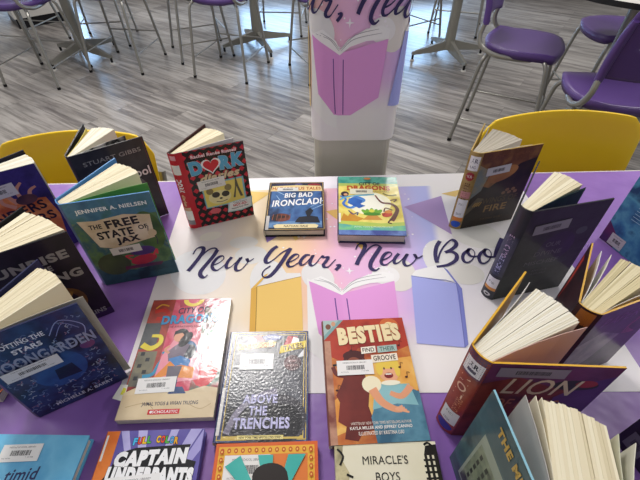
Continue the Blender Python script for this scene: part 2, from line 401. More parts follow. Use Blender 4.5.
# ================================================================== POSTER ARTWORK (cm from its lower left corner)
STROKES = [
('d',[(6.48,32.12),(6.89,33.68),(7.63,34.29),(8.37,34.14),(8.62,33.13),(7.97,30.82),(7.2,28.97),(6.37,27.11)]),
('u',[(6.37,27.11),(7.58,29.89),(9.07,32.52),(10.15,33.67),(11.11,33.91),(11.76,33.32)]),
('d',[(11.76,33.32),(11.19,31.46),(10.06,29.04),(9.17,27.07),(9.15,26.0),(9.75,25.27),(10.28,25.25),(10.77,25.86)]),
('m',[(11.49,28.61),(12.63,29.2),(13.57,30.41),(13.31,31.3),(12.5,31.1),(11.69,29.99),(11.33,28.44),(11.82,27.32),(12.66,27.11),(13.5,27.91),(14.35,29.06)]),
('m',[(15.31,30.91),(14.64,29.61),(14.39,28.31),(14.75,27.64),(15.52,28.05),(16.46,29.35),(17.41,30.75),(16.76,29.15),(16.49,27.86),(16.78,26.98),(17.66,27.01),(18.5,28.15),(19.06,29.43),(18.7,30.39),(19.2,29.46),(20.29,30.25)]),
('d',[(25.37,33.94),(24.28,32.9),(23.25,30.98),(22.9,29.84),(23.09,29.0),(23.7,28.91),(24.97,30.06),(26.44,31.82),(28.4,33.21)]),
('d',[(28.4,33.21),(27.45,31.0),(26.14,28.21),(24.88,25.9),(23.87,24.78),(22.95,24.67),(22.44,25.47),(22.82,26.7),(24.11,27.92)]),
('m',[(27.78,28.7),(29.15,29.4),(30.25,30.5),(29.97,31.17),(29.13,30.93),(28.17,29.63),(27.78,28.44),(28.21,27.54),(29.03,27.65),(29.98,28.43),(30.81,29.33)]),
('m',[(32.78,30.86),(31.8,30.83),(30.87,29.52),(30.59,28.48),(30.94,27.87),(31.77,28.36),(32.76,29.75),(33.48,30.76),(32.89,29.25),(32.73,28.13),(33.13,27.64),(33.82,27.98),(34.75,29.37)]),
('m',[(34.75,29.37),(35.43,30.41),(35.83,30.01),(36.81,30.05),(36.34,28.92),(35.68,27.83),(35.84,27.09),(36.66,27.13),(37.54,28.13),(38.44,29.29)]),
('m',[(38.42,27.5),(39.0,27.64),(39.21,27.38),(38.82,26.79),(38.21,26.15)]),
('d',[(43.18,32.14),(43.91,33.64),(44.96,34.0),(45.45,33.25),(44.63,31.09),(43.56,29.01),(42.9,27.47)]),
('u',[(42.9,27.47),(44.87,30.69),(46.69,32.8),(48.07,33.47),(48.98,32.78)]),
('d',[(48.98,32.78),(47.7,30.77),(46.26,28.34),(45.85,26.69),(46.35,25.87),(47.01,25.73),(47.77,26.32)]),
('m',[(48.66,28.62),(50.0,29.21),(51.07,30.24),(50.84,30.96),(49.81,30.68),(48.85,29.37),(48.38,28.07),(48.73,27.23),(49.72,27.45),(51.4,28.89)]),
('m',[(52.75,30.49),(51.67,29.14),(51.26,28.02),(51.52,27.49),(52.6,28.08),(54.63,30.3),(53.7,28.79),(53.33,27.57),(53.73,26.74),(54.75,27.07),(55.98,28.32),(56.55,29.44),(56.21,30.12),(56.61,28.94),(57.93,29.58)]),
('d',[(62.96,34.1),(61.78,32.39),(60.96,30.24),(60.66,28.33),(60.71,27.38)]),
('u',[(60.71,27.38),(61.97,30.2),(63.43,32.32),(64.83,33.78)]),
('d',[(64.83,33.78),(65.88,34.4),(66.54,33.63),(66.2,32.41),(64.88,31.26),(63.21,30.38)]),
('d',[(63.21,30.38),(64.82,30.55),(65.57,29.47),(64.95,27.96),(63.24,26.8),(61.61,26.35),(60.25,26.18)]),
('m',[(68.9,31.1),(67.42,29.98),(66.69,28.65),(66.74,27.4),(67.68,27.29),(68.99,28.37),(69.8,29.96),(69.57,31.15),(68.86,31.18),(68.35,30.25),(68.53,29.16),(69.42,28.85),(70.54,29.07)]),
('m',[(72.58,30.95),(71.04,29.75),(70.24,28.32),(70.23,27.0),(71.15,26.85),(72.49,27.93),(73.41,29.54),(73.29,30.84),(72.52,30.95),(71.97,29.99),(72.13,28.93),(73.0,28.59),(74.0,28.63)]),
('d',[(77.58,34.43),(76.2,32.41),(74.98,30.46),(73.97,28.55)]),
('m',[(74.62,30.0),(76.13,31.41),(77.19,31.77),(76.76,30.78),(75.32,29.97),(75.43,28.69),(76.19,28.46),(77.52,29.37)]),
('m',[(77.52,29.37),(78.97,31.29),(78.66,30.11),(78.41,28.95),(77.51,28.22),(76.91,28.51)]),
]
def poster_bg():
    m = bpy.data.materials.new('watercolour_print'); m.use_nodes = True; nt = m.node_tree; N = nt.nodes; K = nt.links
    b = N['Principled BSDF']; b.inputs['Roughness'].default_value = .5
    uv = N.new('ShaderNodeUVMap'); uv.uv_map = 'UVMap'; sx = N.new('ShaderNodeSeparateXYZ'); K.new(uv.outputs[0], sx.inputs[0])
    n = N.new('ShaderNodeTexNoise'); n.inputs['Scale'].default_value = 5.5; n.inputs['Detail'].default_value = 4; K.new(uv.outputs[0], n.inputs['Vector'])
    def math_(op, a, b_=None, c=None):
        q = N.new('ShaderNodeMath'); q.operation = op
        for i, v in enumerate((a, b_, c)):
            if v is None: continue
            if isinstance(v, (int, float)): q.inputs[i].default_value = v
            else: K.new(v, q.inputs[i])
        return q.outputs[0]
    wob = math_('MULTIPLY_ADD', n.outputs['Fac'], .16, -.08)
    xx = math_('ADD', sx.outputs[0], wob)
    r = N.new('ShaderNodeValToRGB'); K.new(xx, r.inputs[0]); e = r.color_ramp.elements
    stops = [(.0, '#e6dee0'), (.10, '#e6dcd8'), (.19, '#ecdcc4'), (.26, '#f0cf9e'), (.33, '#f2c3ac'), (.40, '#eebad6'), (.50, '#e6b6e6'), (.56, '#c9b8ea'), (.62, '#b3b6ee')]
    for i, (p, c) in enumerate(stops):
        if i < 2: e[i].position = p; e[i].color = lin(c)
        else: q = e.new(p); q.color = lin(c)
    base = N.new('ShaderNodeValToRGB'); n3 = N.new('ShaderNodeTexNoise'); n3.inputs['Scale'].default_value = 3; K.new(uv.outputs[0], n3.inputs['Vector']); K.new(n3.outputs['Fac'], base.inputs[0])
    base.color_ramp.elements[0].position = .35; base.color_ramp.elements[0].color = lin('#ede8f0'); base.color_ramp.elements[1].position = .65; base.color_ramp.elements[1].color = lin('#f1ece8')
    # mask: the wash ends in a rounded edge on the right, a straight edge at the top, and fades towards the bottom
    dx = math_('SUBTRACT', sx.outputs[0], .34); dy = math_('SUBTRACT', sx.outputs[1], .32)
    dd = math_('ADD', math_('POWER', math_('DIVIDE', dx, .32), 2.0), math_('POWER', math_('DIVIDE', math_('ABSOLUTE', dy), .34), 2.0))
    w2 = math_('MULTIPLY_ADD', wob, 1.6, dd)
    k1 = math_('LESS_THAN', sx.outputs[1], .555)
    mr = N.new('ShaderNodeMapRange'); mr.interpolation_type = 'SMOOTHSTEP'; K.new(sx.outputs[1], mr.inputs[0]); mr.inputs[1].default_value = .05; mr.inputs[2].default_value = .16
    m4 = N.new('ShaderNodeMapRange'); m4.interpolation_type = 'SMOOTHSTEP'; K.new(math_('ADD', sx.outputs[0], math_('MULTIPLY', sx.outputs[1], -.14)), m4.inputs[0])
    m4.inputs[1].default_value = .565; m4.inputs[2].default_value = .585; m4.inputs[3].default_value = 1; m4.inputs[4].default_value = 0
    mask = math_('MULTIPLY', math_('MULTIPLY', k1, mr.outputs[0]), m4.outputs[0])
    mx = N.new('ShaderNodeMixRGB'); K.new(mask, mx.inputs[0]); K.new(base.outputs[0], mx.inputs[1]); K.new(r.outputs[0], mx.inputs[2])
    K.new(mx.outputs[0], b.inputs['Base Color'])
    return m
PBG = poster_bg()
PW, PH = 90, 61
def poster(fr, name, parent=None, u0=0, u1=PW, nu=46, nv=30, corner=0, maxlen=2.0, skew=0):
    mb = MB(); vs = []; us = []
    for j in range(nv + 1):
        for i in range(nu + 1):
            u = u0 + (u1 - u0) * i / nu; vl = -skew * u; v = vl + (PH - vl) * j / nv
            vs.append(fr(u, v, 0)); us.append((u / 100, v / 100))
    mb.add(vs, [(j * (nu + 1) + i, j * (nu + 1) + i + 1, (j + 1) * (nu + 1) + i + 1, (j + 1) * (nu + 1) + i) for j in range(nv) for i in range(nu)], PBG, True)
    o = mb.build(name, parent)
    uvl = o.data.uv_layers.new(name='UVMap')
    for lp in o.data.loops: uvl.data[lp.index].uv = us[lp.vertex_index]
    base = [.02]
    def fresh(): return Art(fr, 'paper', z0=base[0], maxlen=maxlen)
    def done(a, nm): base[0] = a.z; a.build(nm, o); return fresh()
    a = fresh()
    WHT = '#f0eeee'
    for cx, cy, rx, ry, c, rt in ((8.5, 27, 5.5, 7, '#e9e8ea', 40), (19.5, 31.5, 3.6, 2.8, '#e6e4e2', 0), (17.5, 35.6, 3.3, 2.0, '#e4e0da', 0), (24, 23.5, 4, 6.5, '#eceaea', 10),
                                  (9.5, 38, 2.6, 1.5, '#ece6da', 15), (72, 36, 6, 4.5, '#e6e3dd', -20), (62.5, 28.5, 4.6, 6.2, '#e8e6e4', 0), (66, 24, 4, 3, '#e6e2dc', 0),
                                  (34.3, 24.4, 3.2, 4.3, '#e9e6e6', 30), (52, 24.3, 3.3, 4.6, '#e6e0da', -15), (48.8, 24.3, 3, 2.6, '#efecec', 0)):
        a.ell(cx, cy, rx, ry, c, rt)
    for q, c in (([(57.0, 46.9), (67.6, 51.0), (66.4, 36.2)], '#b79ccc'), ([(67.8, 51.9), (74.5, 53.8), (71.2, 50.4)], '#e8c67a'), ([(16.0, 55.2), (22.9, 54.2), (17.6, 48.6)], '#e8c67a'),
                 ([(22.2, 38.2), (27.0, 38.8), (22.9, 35.3)], '#8a6fb0'), ([(28, 38.4), (32, 38.6), (29.5, 35.6)], '#e6c274'), ([(37.0, 46), (41.5, 47), (40.2, 42.0)], '#e2b86a'),
                 ([(42.4, 36.8), (46.9, 36.4), (44.6, 31.9)], '#e2b86a'), ([(78, 55), (84, 53), (80.5, 49)], '#b79ccc')):
        a = done(a, 'printed_wash' if q[0][0] == 57.0 else 'printed_pennant'); a.poly(q, c)
    a = done(a, 'printed_pennant'); z = a.up()
    rnd = random.Random(3); st = a.M('#f8f2f8')
    for k in range(60):
        u, v = rnd.uniform(26, 60), rnd.uniform(22, 53); rr = rnd.choice((.14, .2, .28))
        a.poly([(u + rr * math.cos(R(60 * i)), v + rr * math.sin(R(60 * i))) for i in range(6)], st, z)
    for u, v, s_ in ((41.2, 25.8, 1.1), (48.4, 27.2, .9), (31.5, 37.0, .8), (45.2, 24.2, .7), (55.8, 36.5, .7), (38.9, 20.9, .6)):
        q = []
        for i in range(8):
            rr = s_ if i % 2 == 0 else s_ * .28
            q.append((u + rr * math.cos(R(45 * i)), v + rr * math.sin(R(45 * i))))
        a.poly(q, st, z)
    a = done(a, 'printed_stars')
    # three painted books
    a.poly([(32.0, 24.2), (32.0, 7), (36, 3.5), (38.8, 2.6), (38.9, 19.9), (35, 21.9)], WHT)
    a.poly([(32.4, 23.3), (34.0, 10.5), (38.0, 5.4), (39.2, 5.2), (39.2, 19.6)], '#e29cda')
    a.poly([(39.0, 19.7), (50.4, 22.6), (49.4, 9.6), (42.4, 5.2), (39.0, 5.2)], '#e49fdc')
    a.poly([(32.4, 23.4), (35, 24.6), (38.2, 22.2), (39.1, 20.4), (41, 22.6), (45, 24.6), (48.5, 25.3), (50.6, 24.6), (50.4, 22.6), (45.2, 22.2), (41.4, 21.0), (39.1, 19.3), (37, 20.6)], '#f3f1f1')
    for q in ([(33.5, 23.6), (36.6, 22.6), (38.9, 20.2)], [(34.6, 23.9), (37.3, 22.4), (38.9, 20.6)], [(39.4, 20.2), (42.4, 22.6), (48.8, 23.8)], [(39.4, 20.6), (42.6, 23.4), (48, 24.6)]):
        a.stroke(q, .16, '#a9a5ac', taper='ends')
    a.stroke([(37.6, 18.6), (37.9, 12), (38.4, 5.6)], .22, '#6a4a92', n=3); a.stroke([(40.0, 18.4), (40.2, 12), (40.4, 5.4)], .22, '#6a4a92', n=3)
    a = done(a, 'printed_pink_book')
    a.poly([(21.6, 22.3), (24.0, 25.9), (30.6, 25.6), (30.8, 24.4), (24, 22.6)], '#efecec')
    a.poly([(21.57, 22.2), (30.74, 24.6), (31.2, 6.5), (22.3, 6.0)], '#f3cb76')
    a.poly([(20.4, 21.7), (21.57, 22.2), (22.3, 6.0), (21.2, 6.6)], '#e3b257'); a.poly([(20.4, 21.7), (21.5, 22.2), (23.8, 25.8), (23.0, 25.4)], '#e9bc60')
    a.stroke([(21.57, 22.1), (22.0, 14), (22.3, 6.0)], .14, '#9a7a3c', n=3); a.stroke([(21.57, 22.2), (26, 23.4), (30.74, 24.6)], .14, '#b08b45', n=3)
    a = done(a, 'printed_yellow_book')
    a.poly([(54.2, 23.9), (55.5, 25.4), (61.4, 27.0), (62.9, 22.0)], '#f1efef')
    a.poly([(54.21, 23.9), (63.17, 21.4), (60.6, 6.4), (52.0, 7.6)], '#a9aeea')
    a.poly([(63.17, 21.4), (64.0, 20.0), (61.4, 7.0), (60.6, 6.4)], '#8086cf'); a.poly([(63.17, 21.4), (64.0, 20.0), (62.4, 25.2), (61.6, 26.2)], '#7d84cc')
    a.stroke([(54.21, 23.9), (58.7, 22.7), (63.17, 21.4), (62.0, 14), (60.6, 6.4)], .14, '#6a70b8', n=2)
    a = done(a, 'printed_blue_book')
    ink = '#3c3560'
    for kd, pts in STROKES:
        a.stroke(pts, {'d': .92, 'u': .42, 'm': .74}[kd], ink, n=6, taper=None if kd == 'u' else 'pen', z=a.up())
    a.build('title_lettering', o)
    return o
# flat on the table
ps = poster(lambda u, v, k: (u, v, .03 + k), 'poster', maxlen=None, skew=.033)
ps.location = (-.34, .304, TZ); ps.rotation_euler = (0, 0, R(1.9))
tag(ps, 'pastel New Year poster lying flat on the table under the books', 'poster')

# grey post behind the table with the second poster wrapped round it
post = empty('display_post', 9.3, 111.6, 0, R(.6), 'beige grey square post standing behind the table, wrapped with a poster', 'post')
m = MB(); hw = 10.9; m.prism(rrect(2 * hw, 2 * hw, 2.2, -hw, -hw), 2, 150, mat(['#c6c1b4', '#cdc8bc'], 'satin', scale=6)); m.build('column', post)
m = MB(); m.prism(rrect(34, 34, 3, -17, -17), 0, 2, mat('#6c6963', 'satin')); m.build('base_plate', post)
RW, RC = 11.6, 3.4
def wrap(u, v, k):
    """a loop with rounded corners round the post; u = 43 is the middle of the side facing the table"""
    s = u - 43.6; st_ = RW - RC; arc = math.pi / 2 * RC; r = RC + k; sg = 1 if s >= 0 else -1; s = abs(s)
    k = k * 3.5; r = RC + k; z = TZ * 100 + 7.0 + v * 1.09 + 2.0 * min(1, v / 5)
    if s <= st_: x, y = s, -(RW + k)
    elif s <= st_ + arc: a = (s - st_) / RC; x, y = st_ + r * math.sin(a), -(st_ + r * math.cos(a))
    elif s <= st_ * 3 + arc: x, y = RW + k, -st_ + (s - st_ - arc)
    elif s <= st_ * 3 + 2 * arc: a = (s - 3 * st_ - arc) / RC; x, y = st_ + r * math.cos(a), st_ + r * math.sin(a)
    else: x, y = st_ - (s - 3 * st_ - 2 * arc), RW + k
    return (sg * x, y, z)
pw = poster(wrap, 'poster', nu=260, nv=30, maxlen=.6)
pw.location = (.093, 1.116, 0); pw.rotation_euler = (0, 0, R(.6))
tag(pw, 'second New Year poster wrapped upright around the grey post', 'poster')

# ================================================================== SEATING AND TABLES BEYOND
PUR = mat('#4f3674', 'plastic'); STEEL = mat('#97958f', 'metal', metal=.65); RUB = mat('#141416', 'satin')
def squircle(a, b):
    return a * math.sqrt(1 - .3 * b * b), b * math.sqrt(1 - .3 * a * a)
def make_stool():
    e = empty('counter_stool', 0, 0, 0, 0, 'x', 'stool', 'purple counter stools around the tall tables')
    # seat
    m = MB(); n = 14; vs = []
    for j in range(n + 1):
        for i in range(n + 1):
            a, b = 2 * i / n - 1, 2 * j / n - 1; x, y = squircle(a, b)
            z = 59.5 - 1.6 * (1 - x * x) * (1 - y * y) + (2.6 * max(0, -x - .45) * (abs(y) ** 3) * 2) - 3.2 * max(0, x - .55) ** 1.5 * 2
            vs.append((21.5 * x + 1, 22 * y * (1 - .06 * max(0, -x)), z))
    rim = []
    m.add(vs, [(j * (n + 1) + i, j * (n + 1) + i + 1, (j + 1) * (n + 1) + i + 1, (j + 1) * (n + 1) + i) for j in range(n) for i in range(n)], PUR, True)
    # turned-down skirt
    idx = [i for i in range(n + 1)] + [j * (n + 1) + n for j in range(1, n + 1)] + [n * (n + 1) + i for i in range(n - 1, -1, -1)] + [j * (n + 1) for j in range(n - 1, 0, -1)]
    top = [vs[i] for i in idx]; low = [(x * .96 + .04, y * .955, z - 4.0) for x, y, z in top]; k = len(top)
    m.add(top + low, [(i, k + i, k + (i + 1) % k, (i + 1) % k) for i in range(k)], PUR, True)
    m.build('seat', e, solid=.7)
    # backrest: curved panel with rows of slots
    m = MB(); nx_, nz_ = 23, 20; vs = []
    for j in range(nz_ + 1):
        for i in range(nx_ + 1):
            a = 2 * i / nx_ - 1; b = 2 * j / nz_ - 1
            hw = 19.2 * (1 - .10 * max(0, b) ** 2 - .10 * max(0, -b) ** 2)
            vs.append((-22.2 - 2.6 * (b + 1) + 3.2 * a * a, hw * a, 85 + 14 * b - 1.4 * a * a * max(0, b)))
    fs = []
    for j in range(nz_):
        for i in range(nx_):
            if j in (9, 12) and (5 <= i <= 8 or 10 <= i <= 12 or 14 <= i <= 17): continue
            fs.append((j * (nx_ + 1) + i, j * (nx_ + 1) + i + 1, (j + 1) * (nx_ + 1) + i + 1, (j + 1) * (nx_ + 1) + i))
    m.add(vs, fs, PUR, True); bk = m.build('backrest', e, solid=.8)
    for sg in (-1, 1):
        m = MB(); m.tube([(-20.5, sg * 18.6, 70), (-21, sg * 18.3, 78), (-23, sg * 17.8, 88), (-25, sg * 17.3, 94)], [1.75, 1.8, 1.7, 1.2], PUR, 10); m.build('sleeve', bk)
        m = MB(); m.tube(smooth([(8, sg * 17.5, 55.2), (-2, sg * 20, 55.2), (-12, sg * 21.6, 56.2), (-19.5, sg * 21, 59.5), (-21.8, sg * 19.6, 65), (-20.8, sg * 18.7, 71)], 5), 1.35, STEEL, 10)
        m.build('back_tube', e)
    for fx in (-1, 1):
        for sg in (-1, 1):
            m = MB(); m.tube(smooth([(fx * 10, sg * 12, 56.0), (fx * 14, sg * 17.5, 55.8), (fx * 16.5, sg * 20, 53), (fx * 18, sg * 20.8, 47), (fx * 21, sg * 22.5, 24), (fx * 24, sg * 24, 1.2)], 5), 1.15, STEEL, 8)
            lg = m.build('leg', e)
            m = MB(); m.tube([(fx * 24, sg * 24, 0), (fx * 23.9, sg * 23.95, 2)], 1.35, RUB, 8); m.build('foot_cap', lg)
    for sg in (-1, 1):
        m = MB(); m.tube([(-22.2, sg * 23, 16), (22.2, sg * 23, 16)], .6, STEEL, 6); m.build('stretcher', e)
    m = MB(); m.tube([(21.4, -22.6, 22), (21.4, 22.6, 22)], .65, STEEL, 6); m.build('footrest', e)
    return e
st0 = make_stool()
S_ = [
 (119, 248, -29, 'purple stool with bright lit seat behind the right yellow chair, its back to the left'),
 (138, 182, 79, 'nearest purple stool at the right picture edge, slotted backrest towards the camera'),
 (192, 273, 176, 'purple stool at upper right facing left, its seat between two other purple stools'),
 (-76, 360, 73, 'purple stool in the middle top, back to the camera, just left of the wrapped post'),
 (-112, 405, 25, 'stool behind the middle stool with only its thin grey legs in view'),
 (-173, 377, 82, 'second purple stool from the left at the top, seat just below the picture edge'),
 (-232, 348, 82, 'leftmost purple stool in the top left corner'),
 (5, 357, 113, 'stool mostly hidden behind the wrapped post, two legs seen left of it'),
 (-40, 472, -95, 'far stool beyond the middle pedestal table, thin legs only'),
 (87, 433, -55, 'stool right of the wrapped post beyond the pedestal feet, dark legs only'),
 (146, 470, -110, 'far stool whose thin legs stand right of the right pedestal column'),
 (-285, 425, -10, 'far stool in the top left corner in front of the white cabinet'),
 (-215, 440, -80, 'far stool behind the left pedestal table, legs against the bluish reflection'),
]
for i, (x, y, a, lb) in enumerate(S_):
    o = st0 if i == 0 else copy_tree(st0)
    o.location = (x / 100, y / 100, 0); o.rotation_euler = (0, 0, R(a)); o['label'] = lb
def ped_table(x, y, rot, lb, r=45):
    e = empty('pedestal_table', x, y, 0, R(rot), lb, 'table', 'tall round pedestal tables')
    m = MB(); m.prism([(r * math.cos(R(7.5 * i)), r * math.sin(R(7.5 * i))) for i in range(48)], 88.6, 91, mat('#c9c6c0', 'satin'), side=mat('#1d1d20', 'satin')); m.build('tabletop', e)
    G = mat('#85837b', 'metal', metal=.35)
    m = MB(); m.tube([(0, 0, 8), (0, 0, 14), (0, 0, 88.6)], [5.2, 4.6, 3.6], G, 16); m.build('column', e)
    for k in range(4):
        a = R(90 * k + 45); c, s = math.cos(a), math.sin(a); m = MB()
        secs = [(3, 2.6, 7.5, 15.5), (14, 2.2, 6.2, 12.5), (26, 1.9, 5.4, 9.6), (35, 1.6, 5.0, 7.2)]; vs = []
        for d, hw_, z0, z1 in secs:
            for yy, zz in ((-hw_, z0), (hw_, z0), (hw_ * .7, z1), (-hw_ * .7, z1)): vs.append((d * c - yy * s, d * s + yy * c, zz))
        fs = [(4 * i + q, 4 * i + (q + 1) % 4, 4 * i + 4 + (q + 1) % 4, 4 * i + 4 + q) for i in range(3) for q in range(4)] + [(0, 3, 2, 1), (12, 13, 14, 15)]
        m.add(vs, fs, G); lg = m.build('leg', e)
        m = MB(); m.tube([(34 * c, 34 * s, 1), (34 * c, 34 * s, 5.3)], 1.1, RUB, 8); m.tube([(34 * c, 34 * s, 0), (34 * c, 34 * s, 1)], [2.4, 1.8], mat('#b9b6b0', 'satin'), 12); m.build('foot', lg)
    return e
ped_table(119, 388, 57, 'tall pedestal table right of the wrapped post, splayed grey foot beside the bright purple stool')
ped_table(-60, 418, 72, 'tall pedestal table behind the middle purple stool, left of the wrapped post')
ped_table(-219, 392, 18, 'tall pedestal table between the two leftmost purple stools')
ped_table(168, 236, 30, 'round table top with dark edge at the upper right corner, above the nearest purple stool', 50)

YEL = mat('#f2c808', 'plastic')
def yellow_chair(x, y, rot, lb, w=50, top=84.5):
    e = empty('chair', x, y, 0, R(rot), lb, 'chair', 'yellow chairs behind the book table')
    m = MB(); n = 24; rows = 14; vs = []
    for j in range(rows + 1):
        b = j / rows
        for i in range(n + 1):
            a = 2 * i / n - 1
            hw_ = w / 2 * (1 - .05 * (1 - b))
            zt = top - 2.2 * a * a - 5.5 * max(0, abs(a) - .8) ** 2 / .04
            z = 47 + (zt - 47) * b
            vs.append((hw_ * a, 3.5 * b + 3.0 * (1 - a * a) - 2 * (1 - b), z))
    m.add(vs, [(j * (n + 1) + i, j * (n + 1) + i + 1, (j + 1) * (n + 1) + i + 1, (j + 1) * (n + 1) + i) for j in range(rows) for i in range(n)], YEL, True)
    m.build('backrest', e, solid=1.0, bevel=.3)
    m = MB(); vs = []; n = 12
    for j in range(n + 1):
        for i in range(n + 1):
            a, b = squircle(2 * i / n - 1, 2 * j / n - 1)
            vs.append((23 * a, -21 + 21 * b, 45.5 - 1.5 * (1 - a * a) * (1 - b * b) - 2.5 * max(0, -b - .6) * 2))
    m.add(vs, [(j * (n + 1) + i, j * (n + 1) + i + 1, (j + 1) * (n + 1) + i + 1, (j + 1) * (n + 1) + i) for j in range(n) for i in range(n)], YEL, True)
    m.build('seat', e, solid=1.0)
    for fx in (-1, 1):
        m = MB(); m.tube([(fx * 19, -2, 44), (fx * 21, 2.5, 52), (fx * 21.5, 6.5, 66)], 1.2, STEEL, 8); m.build('back_tube', e)
        for fy, yy in ((-34, -38), (-4, 2)):
            m = MB(); m.tube([(fx * 18, fy, 44), (fx * 22, yy, 0)], 1.2, STEEL, 8); m.build('leg', e)
    return e
yellow_chair(71.8, 103.5, 2, 'yellow chair tucked behind the right half of the table', 49.5, 84.8)
yellow_chair(-71, 98.5, 7, 'yellow chair tucked behind the left half of the table', 44, 81.8)

# ================================================================== CLOSED BOOKS LYING ON THE TABLE
W_C = '#ece9e4'; INK = '#1d1a24'
def art_iron(a, w, h):
    a.rect(.15, .15, w - .15, h - .15, '#c9a765'); a.rect(.3, .3, w - .3, h - .3, '#23263a'); a.rect(.7, .9, w - .7, h - 2.2, ['#2c4a80', '#4670a8', '#1d3056'])
    a.rect(.7, .9, w - .7, 3.0, ['#35619c', '#6c96c4', '#24406f'])
    a.ell(11.6, h - 1.2, 1.7, .6, '#8c2230'); a.ell(4, h - 1.1, 2.4, .5, '#2d2f55'); a.ell(7.5, h - 1.0, 1, .5, '#4d4a7e')
    for q in ([(1, 15.5), (4, 13.2)], [(10.5, 8.2), (13.8, 10.8)], [(11, 7.4), (13.8, 9.2)], [(2, 13), (3, 11)]): a.stroke(q, (.08, .25), '#a9cbe8', n=2)
    a.poly([(.4, h - 3.9), (w - .4, h - 3.9), (w - .7, h - 1.7), (w / 2, h - 1.3), (.7, h - 1.7)], '#e9cf96')
    a.text('HAZARDOUS TALES', w / 2, h - 2.7, w - 1.6, 1.25, '#b0592c', bold=.03)
    a.text('BIG BAD', 7.6, 13.1, 7.2, 1.9, '#f0f0f2', bold=.03, shear=.2, rot=3, out='#1b2138', ow=.03)
    a.text('IRONCLAD!', 7.3, 10.2, 12.6, 2.5, '#f3f3f5', bold=.03, shear=.25, rot=5, out='#1b2138', ow=.03)
    a.poly([(7, 2.6), (13, 2.4), (12.4, 4.6), (10.6, 5.0), (11.4, 6.8), (10.6, 8), (9.4, 6.6), (9.8, 4.8), (8, 4.6), (7.4, 3.6)], '#161a28')
    a.ell(3.6, 4.4, 2.3, 1.5, ['#45261f', '#7a3a2c', '#241416']); a.ell(3.6, 4.6, 1.1, .5, '#2b1716')
    for k in range(5): a.stroke([(1.6 + k * 1.0, 3.4), (1.8 + k * 1.0, 5.6)], .12, '#9a5138', n=2)
    a.poly([(2.4, .6), (12.2, .6), (12.6, 1.5), (11.8, 2.0), (2.8, 2.0), (2.0, 1.5)], '#ead9a6'); a.text('NATHAN HALE', 7.3, 1.3, 5.6, .7, '#463a28', bold=.02)
    a.rect(.15, 0, .9, 5.0, '#c9c6c2')
flat_book('graphic_novel', 'small dark blue graphic novel with ironclad ship title, lying left of the yellow dragon book', -12.9, 68.3, .5, 14.1, 18.6, 2.1, '#16161c', art_iron, lab=(4.8, 15.4, 5.4, 1.5, 0, '#dcd9d4', .14, False))
